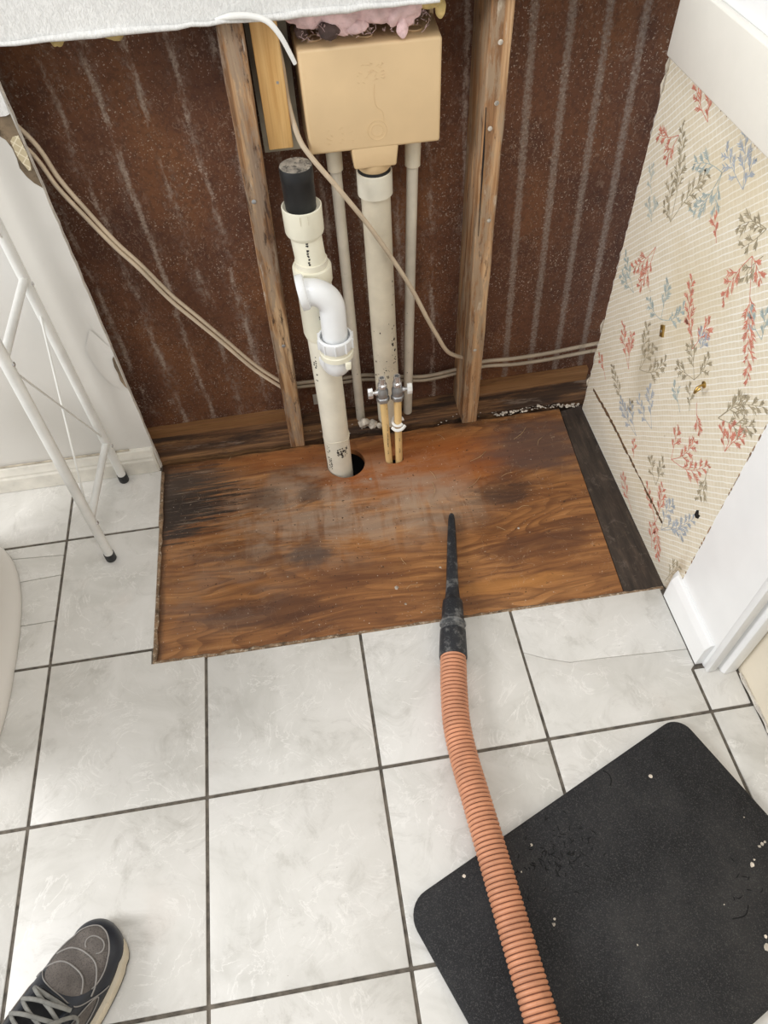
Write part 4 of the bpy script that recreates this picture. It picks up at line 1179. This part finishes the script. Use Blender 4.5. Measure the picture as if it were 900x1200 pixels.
# yellow shred of old wool at top left
yw = thing('wool_shred', 'small yellow shred of glass wool hanging under the vinyl, far left bay', 'insulation', (0.30, 0.86, 0.86))
fluff('yellow_wool', [((0.285, 0.875, 0.880), (0.014, 0.010, 0.022)), ((0.365, 0.893, 0.868), (0.018, 0.010, 0.014)), ((0.325, 0.89, 0.90), (0.06, 0.012, 0.016))], P_YELL, yw, 6)

# ------------------------------------------------------------------ plaster crumbs and debris
pl = thing('plaster_lump', 'lump of white plaster at the foot of the drain pipe', 'plaster', (0.706, 0.838, -0.009))
fluff('lump', [((0.700, 0.838, 0.004), (0.016, 0.013, 0.013)), ((0.719, 0.834, 0.000), (0.014, 0.012, 0.011)), ((0.735, 0.829, -0.002), (0.008, 0.008, 0.008))], T_CHIP, pl, 8)


def bits(name, spots, mt, label, cat, seed):
    rg = random.Random(seed); b = MB()
    for (x, y, z, s_) in spots:
        if math.hypot(x - 0.6385, y - 0.730) < 0.052 or (abs(x - 0.754) < 0.03 and abs(y - 0.72) < 0.02): continue
        q = []
        for k in range(5):
            a = 2 * math.pi * k / 5 + rg.uniform(-.4, .4); r = s_ * rg.uniform(0.6, 1.2)
            q.append((x + r * math.cos(a), y + r * math.sin(a)))
        h = s_ * rg.uniform(0.4, 0.9)
        b.add([(a, c, z) for a, c in q] + [(x + rg.uniform(-.3, .3) * s_, y + rg.uniform(-.3, .3) * s_, z + h)], [(4, 3, 2, 1, 0)] + [(k, (k + 1) % 5, 5) for k in range(5)])
    o = obj(name, b, mt, None, smooth=False); o['kind'] = 'stuff'
    return tag(o, label, cat)


rg = random.Random(77)
bits('plaster_crumbs', [(rg.uniform(1.00, 1.235), 0.0, 0, 0) for _ in range(0)] + [(x_, 0.822 + 0.004 * math.sin(x_ * 40) + rg.uniform(-.006, .006) - (x_ - 1.0) * 0.02, -0.0095, rg.choice((0.001, 0.0015, 0.002, 0.003, 0.005))) for x_ in [1.02 + 0.0022 * k for k in range(100)]]
     + [(rg.uniform(0.56, 0.70), rg.uniform(0.815, 0.86), -0.009, rg.uniform(0.001, 0.003)) for _ in range(14)]
     + [(rg.uniform(0.85, 1.02), rg.uniform(0.81, 0.85), -0.009, rg.uniform(0.001, 0.003)) for _ in range(8)], T_CHIP, 'white plaster crumbs strewn along the rotten sole plate', 'crumbs', 5)
bits('floor_grit', [(rg.uniform(0.23, 1.15), rg.uniform(0.29, 0.78), PLY_Z, rg.uniform(0.0005, 0.0013)) for _ in range(170)][:] + [(0.700, 0.367, PLY_Z, 0.0055), (0.712, 0.325, PLY_Z, 0.003), (0.80, 0.40, PLY_Z, 0.003), (0.74, 0.30, PLY_Z, 0.002), (0.99, 0.47, PLY_Z, 0.003), (0.69, 0.67, PLY_Z, 0.004)], T_CHIP, 'pale grit scattered over the brown plywood sheet', 'grit', 6)
b = MB()
for (x, y, a, L_) in [(0.36, 0.618, 0.1, 0.03), (0.36, 0.79, 1.1, 0.014), (0.885, 0.76, 2.2, 0.025), (0.905, 0.60, 0.7, 0.05), (0.84, 0.64, 1.9, 0.03), (0.93, 0.68, 0.5, 0.05), (0.82, 0.585, 1.4, 0.05), (0.99, 0.62, 0.3, 0.03), (0.72, 0.36, 0.4, 0.02), (0.96, 0.47, 2.5, 0.02), (1.05, 0.73, 0.7, 0.05), (1.10, 0.70, 0.9, 0.03), (0.73, 0.42, 2.0, 0.02), (1.0, 0.52, 0.2, 0.03)]:
    d = Vector((math.cos(a), math.sin(a), 0)) * L_; p = Vector((x, y, PLY_Z + 0.0008)); n = Vector((-d.y, d.x, 0)) * rg.uniform(-.12, .12)
    b.tube(catmull([p, p + d * 0.5 + n + Vector((0, 0, 0.002)), p + d], 4), 0.00045, 5)
o = obj('wood_splinters', b, simple('pale_splinter', (188, 158, 118), 0.8, 0.2, 60), None); o['kind'] = 'stuff'
tag(o, 'thin pale wood splinters scattered on the plywood sheet', 'splinters')

# ------------------------------------------------------------------ vacuum hose with crevice nozzle
hz = thing('vacuum_hose', 'orange ribbed vacuum hose with dusty black crevice nozzle lying across tiles and plywood', 'vacuum hose', (0.80, 0.30, 0.0))
A = Vector((0.852, 0.530, -0.0052)); E = Vector((0.7765, 0.170, 0.0272))
dv = (E - A); nL = dv.length; dn = dv.normalized(); sd = dn.cross(Vector((0, 0, 1))).normalized(); upv = sd.cross(dn).normalized()


def ring_at(t, hw, hh, n=28, cut=0.0, p=2.4):
    c = A + dv * t; out = []
    for k in range(n):
        a = 2 * math.pi * k / n
        ca, sa = math.cos(a), math.sin(a)
        out.append(c + sd * hw * math.copysign(abs(ca) ** (2 / p), ca) + upv * hh * math.copysign(abs(sa) ** (2 / p), sa) + dn * (cut * sa))
    return out


b = MB()
b.loft([ring_at(0.000, .0034, .0030), ring_at(0.012, .0058, .0048), ring_at(0.05, .0076, .0062), ring_at(0.2, .0098, .0085), ring_at(0.40, .0116, .0105), ring_at(0.55, .0130, .0125), ring_at(0.605, .0146, .0142, p=2), ring_at(0.635, .0160, .0158, p=2), ring_at(0.645, .0196, .0192, p=2), ring_at(0.665, .0206, .0204, p=2), ring_at(0.76, .0222, .0222, p=2), ring_at(0.79, .0224, .0224, p=2)])
obj('crevice_nozzle', b, H_NOZZLE, hz, angle=60)
b = MB(); b.loft([ring_at(0.782, .0215, .0215, p=2), ring_at(0.785, .0255, .0252, p=2), ring_at(0.796, .0258, .0254, p=2), ring_at(0.799, .0226, .0226, p=2), ring_at(0.826, .0224, .0224, p=2), ring_at(0.829, .0250, .0250, p=2), ring_at(0.836, .0250, .0250, p=2), ring_at(0.839, .0230, .0230, p=2)])
obj('collar', b, dusty_black('dusty_grey_collar', (70, 72, 75), (150, 150, 148), 0.44, 0.6, 20), hz, angle=35)
b = MB(); b.loft([ring_at(0.836, .0225, .0225, p=2), ring_at(0.842, .0252, .0252, p=2), ring_at(0.985, .0268, .0268, p=2), ring_at(0.998, .0262, .0262, p=2), ring_at(1.0, .0235, .0235, p=2)])
obj('cuff', b, H_NOZZLE, hz, angle=35)
ctrl = [A + dv * 0.985, A + dv * 1.01, (0.7640, 0.105, 0.0262), (0.7555, 0.043, 0.0262), (0.7550, -0.020, 0.0290), (0.7580, -0.080, 0.0360), (0.7640, -0.190, 0.0440), (0.7705, -0.296, 0.0470), (0.7765, -0.393, 0.0520), (0.786, -0.52, 0.052), (0.80, -0.70, 0.035), (0.82, -0.90, 0.027), (0.85, -1.05, 0.0262), (0.88, -1.3, 0.0262)]
cp_ = catmull(ctrl, 30)
# resample at even arc length so the ribs keep their pitch
cum = [0.0]
for i in range(1, len(cp_)): cum.append(cum[-1] + (cp_[i] - cp_[i - 1]).length)
pitch = 0.0074; per = 8
step = pitch / per; path = []; rad = []; mis = []
i = 0; s_ = 0.0; cnt = 0
while s_ < cum[-1]:
    while cum[i + 1] < s_: i += 1
    t = (s_ - cum[i]) / (cum[i + 1] - cum[i] + 1e-12)
    path.append(cp_[i].lerp(cp_[i + 1], t))
    ph = cnt % per
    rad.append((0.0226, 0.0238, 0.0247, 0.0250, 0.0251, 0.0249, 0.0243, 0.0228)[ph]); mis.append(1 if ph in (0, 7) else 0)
    cnt += 1; s_ += step
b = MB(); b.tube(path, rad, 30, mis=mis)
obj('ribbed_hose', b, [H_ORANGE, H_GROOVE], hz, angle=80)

# ------------------------------------------------------------------ black foam mat
u = Vector((0.925, 0.379)); v = Vector((0.379, -0.925))
u0, u1, v0, v1 = 0.483, 1.066, 0.4375, 0.823
MT = 0.016


def mat_pt(a, c): p = u * a + v * c; return (p.x, p.y)


def rounded(u0, u1, v0, v1, rs, n=8):
    out = []
    for (cu, cv, a0, r) in ((u0 + rs[0], v0 + rs[0], 180, rs[0]), (u1 - rs[1], v0 + rs[1], 270, rs[1]), (u1 - rs[2], v1 - rs[2], 0, rs[2]), (u0 + rs[3], v1 - rs[3], 90, rs[3])):
        for k in range(n + 1):
            a = math.radians(a0 + 90 * k / n); out.append((cu + r * math.cos(a), cv + r * math.sin(a)))
    return out


km = thing('kneeling_mat', 'black rounded foam kneeling mat lying askew on the tiles under the hose', 'mat', (0.92, -0.25, 0.0))
b = MB()
rings = []
for ins_, z in ((0.002, 0.0004), (0.0, 0.003), (0.0, MT - 0.004), (0.0012, MT - 0.0015), (0.004, MT)):
    rings.append([(*mat_pt(a, c), z) for a, c in rounded(u0 + ins_, u1 - ins_, v0 + ins_, v1 - ins_, [0.040 - ins_, 0.032 - ins_, 0.035 - ins_, 0.035 - ins_])])
b.loft(rings); obj('pad', b, T_MAT, km, angle=50)
rg = random.Random(19)
b = MB()
for _ in range(90):
    a = rg.gauss(0.735, 0.038); c = rg.gauss(0.500, 0.022)
    if _ < 8: a = rg.gauss(0.95, 0.02); c = rg.gauss(0.70, 0.02)
    ang = rg.uniform(0, math.pi); L_ = rg.uniform(0.004, 0.014)
    pts = []
    for k in range(4):
        pts.append((*mat_pt(a, c), MT + 0.0001)); ang += rg.uniform(-.9, .9); a += math.cos(ang) * L_ / 3; c += math.sin(ang) * L_ / 3
    b.tube(pts, [0.0002, 0.0009, 0.0008, 0.0002], 4)
for pts in ([(0.885, 0.442), (0.889, 0.452), (0.886, 0.462), (0.878, 0.468)], [(0.90, 0.715), (0.92, 0.722), (0.935, 0.715)]):
    b.tube(catmull([(*mat_pt(a, c), MT + 0.0001) for a, c in pts], 4), 0.0009, 4)
o = obj('cracks', b, T_CRACK, km, smooth=False); o['kind'] = 'stuff'
b = MB()
for (px, py, r) in ((1.062, -0.097, 0.0040), (1.168, -0.255, 0.0044), (1.174, -0.248, 0.002), (0.835, -0.284, 0.0034), (0.838, -0.277, 0.002), (1.138, -0.363, 0.0060), (1.142, -0.350, 0.003), (0.715, -0.196, 0.0034), (0.833, -0.169, 0.0026), (1.187, -0.185, 0.0016), (1.10, -0.30, 0.0014), (0.95, -0.33, 0.0014), (0.806, -0.205, 0.0014), (1.191, -0.231, 0.003), (1.197, -0.228, 0.003), (1.203, -0.226, 0.0025)):
    if r == 0: continue
    q = [(px + r * rg.uniform(.5, 1.2) * math.cos(a), py + r * rg.uniform(.5, 1.2) * math.sin(a)) for a in [2 * math.pi * k / 8 for k in range(8)]]
    b.prism(q, MT - 0.0002, MT + 0.0004)
o = obj('paint_spots', b, T_CHIP, km, smooth=False); o['kind'] = 'stuff'

# ------------------------------------------------------------------ over-toilet rack (side frame beside the cut wall)
rk = thing('wall_rack', 'white metal tube rack with black feet standing against the white wall', 'rack', (0.11, 0.65, 0.0))
LA0, LA1 = Vector((0.1175, 0.7630, 0.012)), Vector((0.1195, 0.7630, 1.45))
LB0, LB1 = Vector((0.1035, 0.5410, 0.012)), Vector((0.150, 0.5410, 1.45))
LA = lambda z: LA0.lerp(LA1, (z - 0.012) / 1.438)
LB = lambda z: LB0.lerp(LB1, (z - 0.012) / 1.438)
for Lg in (LA, LB):
    b = MB(); b.tube([Lg(0.010), Lg(0.7), Lg(1.45)], 0.0098, 18); lg = obj('leg', b, R_WHITE, rk)
    b = MB(); b.tube([Lg(0.0008), Lg(0.003), Lg(0.022), Lg(0.0225)], [0.0105, 0.0114, 0.0112, 0.0098], 18); obj('rubber_foot', b, P_BLACK, lg)
for za, zb in ((0.551, 0.556), (0.130, 0.140), (1.10, 1.10), (1.43, 1.43)):
    b = MB(); b.tube([LA(za), LB(zb)], 0.0078, 16); rn = obj('rung', b, R_WHITE, rk)
    for Lg, z in ((LA, za), (LB, zb)):
        p = Lg(z); b = MB(); b.lathe((p.x + 0.0085, p.y, p.z - 0.012), [(0.0042, 0), (0.0042, 0.0022), (0.002, 0.0034)], 12, 'x'); obj('screw', b, P_CHROME, rn)
for a, c in ((LA(0.49), LB(0.155)), (LB(0.54), LA(0.145)), (LA(1.06), LB(0.62)), (LB(1.06), LA(0.62))):
    b = MB(); b.tube([a, c], 0.0022, 8); obj('brace_wire', b, R_WHITE, rk)

# ------------------------------------------------------------------ toilet (only its foot reaches into view)
tl = thing('toilet', 'white porcelain toilet foot at the left edge beside the cut tiles', 'toilet', (-0.215, 0.33, 0.0))


def tring(z, w, yb, yf, p=2.6, n=48):
    cy = (yb + yf) / 2; h = (yb - yf) / 2; out = []
    for k in range(n):
        a = 2 * math.pi * k / n; ca, sa = math.cos(a), math.sin(a)
        wy = w * (1.0 + 0.06 * (-sa))
        out.append((-0.2035 + wy * math.copysign(abs(ca) ** (2 / p), ca), cy + h * math.copysign(abs(sa) ** (2 / p), sa), z))
    return out


b = MB()
b.loft([tring(0.0006, .136, .628, .03), tring(0.004, .138, .630, .028), tring(0.020, .137, .629, .029), tring(0.026, .133, .625, .033), tring(0.05, .122, .612, .05), tring(0.10, .112, .60, .07), tring(0.20, .110, .60, .06), tring(0.28, .125, .62, .02), tring(0.34, .165, .66, -.05, 2.2), tring(0.38, .185, .68, -.09, 2.1), tring(0.39, .183, .68, -.088, 2.1)])
obj('bowl', b, C_PORC, tl, angle=60)
b = MB(); b.loft([tring(0.392, .188, .60, -.095, 2.1), tring(0.404, .190, .60, -.097, 2.1), tring(0.418, .186, .598, -.093, 2.1), tring(0.423, .17, .59, -.08, 2.1)]); obj('lid', b, C_PORC, tl, angle=50)

# ------------------------------------------------------------------ sneaker
dS = Vector((0.56, 0.828, 0)).normalized(); rS = Vector((dS.y, -dS.x, 0))
TOE = Vector((0.1590, -0.1705, 0.0)); L0 = 0.30
HEEL = TOE - dS * L0
sh = thing('sneaker', 'worn navy and grey running shoe with grey laces at the lower left corner', 'shoe', tuple(HEEL + dS * 0.15))


def interp(tab, t):
    for (a, p), (c, q) in zip(tab, tab[1:]):
        if t <= c:
            k = (t - a) / (c - a); k = max(0, min(1, k)); return p + (q - p) * k
    return tab[-1][1]


WL = [(0, .004), (.006, .018), (.02, .030), (.05, .040), (.10, .045), (.15, .048), (.19, .048), (.225, .046), (.25, .041), (.27, .034), (.282, .027), (.290, .021), (.296, .014), (.2985, .0085), (.30, .002)]
WR = [(0, .004), (.006, .018), (.02, .034), (.05, .046), (.10, .056), (.15, .062), (.19, .064), (.22, .063), (.245, .060), (.265, .054), (.28, .046), (.29, .037), (.296, .027), (.2985, .018), (.30, .004)]
HT = [(0, .070), (.02, .092), (.06, .100), (.10, .104), (.13, .100), (.16, .089), (.19, .074), (.22, .061), (.25, .053), (.27, .048), (.285, .042), (.295, .034), (.30, .024)]


def ground(t, s, z): return HEEL + dS * t + rS * s + Vector((0, 0, z))


def smooth_tab(tab, t):
    if t > 0.262:
        q = min(1.0, (t - 0.262) / 0.038)
        if tab is HT: return 0.016 + (interp(tab, 0.262) - 0.016) * (1 - q * q) ** 0.36
        return 0.0006 + smooth_tab(tab, 0.262) * (1 - q * q) ** 0.5
    return (interp(tab, t - .006) + 2 * interp(tab, t) + interp(tab, t + .006)) / 4 if .006 < t < .294 else interp(tab, t)


def US(t, a, off=0.0):
    """upper surface: a from -1 (left welt) over the top to +1 (right welt)"""
    def base(t, a):
        w = smooth_tab(WR, t) if a > 0 else smooth_tab(WL, t)
        h = smooth_tab(HT, t); z0 = 0.018
        ang = a * math.pi / 2
        s_ = (w + (0.0015 if a < 0 else -0.006)) * math.copysign(abs(math.sin(ang)) ** 0.80, a)
        z = z0 + (h - z0) * max(0, math.cos(ang)) ** 0.72
        lean = 0.008 * (1 - abs(a))
        return ground(t, s_ + lean, z)
    p = base(t, a)
    if off:
        e = 0.004
        n = (base(min(t + e, .3), a) - base(max(t - e, 0), a)).cross(base(t, min(a + .04, 1)) - base(t, max(a - .04, -1)))
        if n.length > 1e-9:
            n.normalize()
            if n.z < -0.05: n = -n
            p = p + n * off
    return p


def outline(k_in, z):
    ts = [0.0008 + 0.2990 * (0.5 - 0.5 * math.cos(math.pi * q / 30)) for q in range(31)]
    pr = [ground(t, (smooth_tab(WR, t) - k_in), z) for t in ts] + [ground(t, -(smooth_tab(WL, t) - k_in), z) for t in reversed(ts)]
    c = ground(0.15, 0, z)
    return pr


def solering(g, z):
    out = []
    for p in outline(0, z):
        c = ground(0.16, 0.008, z); d = p - c
        side = d.dot(rS); fwd = max(0.0, d.dot(dS) - 0.09)
        gg = g - (0.004 if side < 0 else 0.0) - fwd * 0.16
        out.append(c + d * (1 + gg / max(d.length, .01)))
    return out


b = MB(); b.loft([solering(-.003, .0006), solering(0.0, .002), solering(0.0025, .007), solering(0.0025, .0095)]); obj('outsole', b, S_OUT, sh, angle=60)
b = MB(); b.loft([solering(0.0018, .0093), solering(0.0035, .012), solering(0.0035, .022), solering(0.0012, .0275), solering(-.006, .028)]); obj('midsole', b, S_CREAM, sh, angle=60)
b = MB()
NT, NA = 60, 28
ts = [0.001 + 0.2989 * (0.5 - 0.5 * math.cos(math.pi * q / NT)) for q in range(NT + 1)]
grid = [[US(t, -1 + 2 * k / NA) for k in range(NA + 1)] for t in ts]
vs = [p for r in grid for p in r]
fs = []
for i in range(NT):
    for k in range(NA):
        tm = ts[i]; am = -1 + 2 * (k + .5) / NA
        if tm < 0.085 and tm > 0.012 and abs(am) < 0.42: continue     # ankle opening
        fs.append((i * (NA + 1) + k, i * (NA + 1) + k + 1, (i + 1) * (NA + 1) + k + 1, (i + 1) * (NA + 1) + k))
b.add(vs, fs); obj('upper', b, S_NAVY, sh, angle=80)


def spatch(name, fn, mt, off=0.0012, nr=8, na=40, parent=sh):
    """patch lying on the upper; fn(r, th) -> (t, a)"""
    b = MB(); vs = [US(*fn(0, 0), off)]
    for i in range(1, nr + 1):
        for k in range(na): vs.append(US(*fn(i / nr, 2 * math.pi * k / na), off if i < nr else 0.0002))
    fs = [(0, 1 + k, 1 + (k + 1) % na) for k in range(na)]
    for i in range(nr - 1):
        for k in range(na):
            q = 1 + i * na; fs.append((q + k, q + (k + 1) % na, q + na + (k + 1) % na, q + na + k))
    b.add(vs, fs); return obj(name, b, mt, parent, angle=80)


toe_fn = lambda r, th: (0.242 + r * (0.046 if math.cos(th) > 0 else 0.045) * math.cos(th), -0.10 + r * 0.56 * (1 - 0.12 * math.cos(th)) * math.sin(th))
toe = spatch('toe_panel', toe_fn, S_MESH)
spatch('side_panel', lambda r, th: (0.152 + r * 0.062 * math.cos(th), 0.66 + r * 0.17 * math.sin(th) * (1.0 - 0.2 * math.cos(th))), S_MESH)
spatch('side_panel', lambda r, th: (0.135 + r * 0.055 * math.cos(th), -0.70 + r * 0.14 * math.sin(th)), S_MESH)


def scurve(name, pts, r, mt, off=0.0016, parent=sh, k=8):
    P = catmull([(t, a, 0) for t, a in pts], k)
    b = MB(); b.tube([US(p.x, p.y, off) for p in P], r, 7); return obj(name, b, mt, parent)


scurve('overlay_line', [toe_fn(1.0, math.radians(a)) for a in range(-120, 121, 12)], 0.0010, S_TRIM, parent=toe)
scurve('overlay_line', [(0.232, -0.60), (0.247, -0.35), (0.252, -0.05), (0.246, 0.22), (0.228, 0.42), (0.212, 0.50)], 0.0012, S_TRIM, parent=toe)
scurve('overlay_line', [(0.212, -0.58), (0.227, -0.33), (0.231, -0.08), (0.225, 0.15), (0.209, 0.30)], 0.0012, S_TRIM, parent=toe)
scurve('overlay_line', [(0.266 + 0.010 * math.cos(a), 0.02 + 0.17 * math.sin(a)) for a in [math.radians(q) for q in range(-150, 151, 20)]], 0.0011, S_TRIM, parent=toe)
scurve('overlay_line', [(0.152 + 0.063 * math.cos(a), 0.66 + 0.175 * math.sin(a)) for a in [math.radians(q) for q in range(-170, 171, 18)]], 0.0009, S_TRIM)
scurve('stitch_line', [(0.196, -0.80), (0.206, -0.62), (0.200, -0.35), (0.196, 0.0), (0.194, 0.35), (0.214, 0.60), (0.232, 0.82)], 0.0009, S_TRIM, 0.0010)
# tongue, eyestays, laces
b = MB(); vs = []; nt_ = 14
for i in range(nt_ + 1):
    t = 0.070 + 0.122 * i / nt_
    for k in range(9):
        a = (-0.30 + 0.60 * k / 8) * (1 - 0.25 * i / nt_); vs.append(US(t, a, 0.0035 + 0.004 * (1 - i / nt_)))
b.add(vs, [(i * 9 + k, i * 9 + k + 1, (i + 1) * 9 + k + 1, (i + 1) * 9 + k) for i in range(nt_) for k in range(8)])
tg = obj('tongue', b, S_LINING, sh, angle=80)
for sg in (-1, 1):
    b = MB(); vs = []
    for i in range(15):
        t = 0.075 + 0.118 * i / 14
        for k in range(4):
            a = sg * (0.26 + 0.16 * k / 3) * (1 - 0.18 * i / 14); vs.append(US(t, a, 0.0052 if 0 < k < 3 else (0.003 if k == 0 else 0.0006)))
    b.add(vs, [(i * 4 + k, i * 4 + k + 1, (i + 1) * 4 + k + 1, (i + 1) * 4 + k) for i in range(14) for k in range(3)])
    obj('eyestay', b, S_NAVY, sh, angle=80)
lc = obj('laces', (lambda q: (q.tube([US(0.186, -0.30 + 0.6 * k / 10, 0.0085) for k in range(11)], 0.0030, 8, sq=0.6), q)[1])(MB()), S_LACE, sh)
rows = [0.186, 0.168, 0.150, 0.132, 0.114]
for i in range(len(rows) - 1):
    for sg in (-1, 1):
        b = MB(); b.tube([US(rows[i] + (rows[i + 1] - rows[i]) * k / 10, sg * (0.32 - 0.64 * k / 10), 0.0080 + 0.0045 * math.sin(math.pi * k / 10) + (0.003 if sg > 0 else 0)) for k in range(11)], 0.0029, 8, sq=0.65)
        obj('lace_strand', b, S_LACE, lc)
def bow(pts, name='bow_loop', r=0.0030):
    b = MB(); b.tube([US(p.x, p.y, p.z) for p in catmull(pts, 7)], r, 8, sq=0.7); obj(name, b, S_LACE, lc)


bow([(0.118, -0.05, 0.014), (0.140, 0.10, 0.020), (0.164, 0.24, 0.019), (0.181, 0.40, 0.013), (0.180, 0.53, 0.008), (0.165, 0.55, 0.007), (0.146, 0.44, 0.010), (0.130, 0.22, 0.015), (0.118, 0.0, 0.015)])
bow([(0.118, -0.05, 0.014), (0.120, -0.22, 0.020), (0.114, -0.42, 0.020), (0.102, -0.58, 0.014), (0.094, -0.52, 0.012), (0.100, -0.30, 0.017), (0.115, -0.05, 0.016)])
bow([(0.116, -0.02, 0.014), (0.112, 0.18, 0.017), (0.116, 0.36, 0.014), (0.112, 0.50, 0.009), (0.100, 0.60, 0.006)], 'lace_end')
bow([(0.116, -0.02, 0.014), (0.104, 0.05, 0.018), (0.094, 0.16, 0.016), (0.088, 0.34, 0.010)], 'lace_end')
b = MB()
b.tube([US(p.x, p.y, p.z) for p in catmull([(0.111, -0.09, 0.017), (0.118, -0.03, 0.021), (0.124, 0.02, 0.017)], 5)], 0.0052, 8); obj('knot', b, S_LACE, lc)
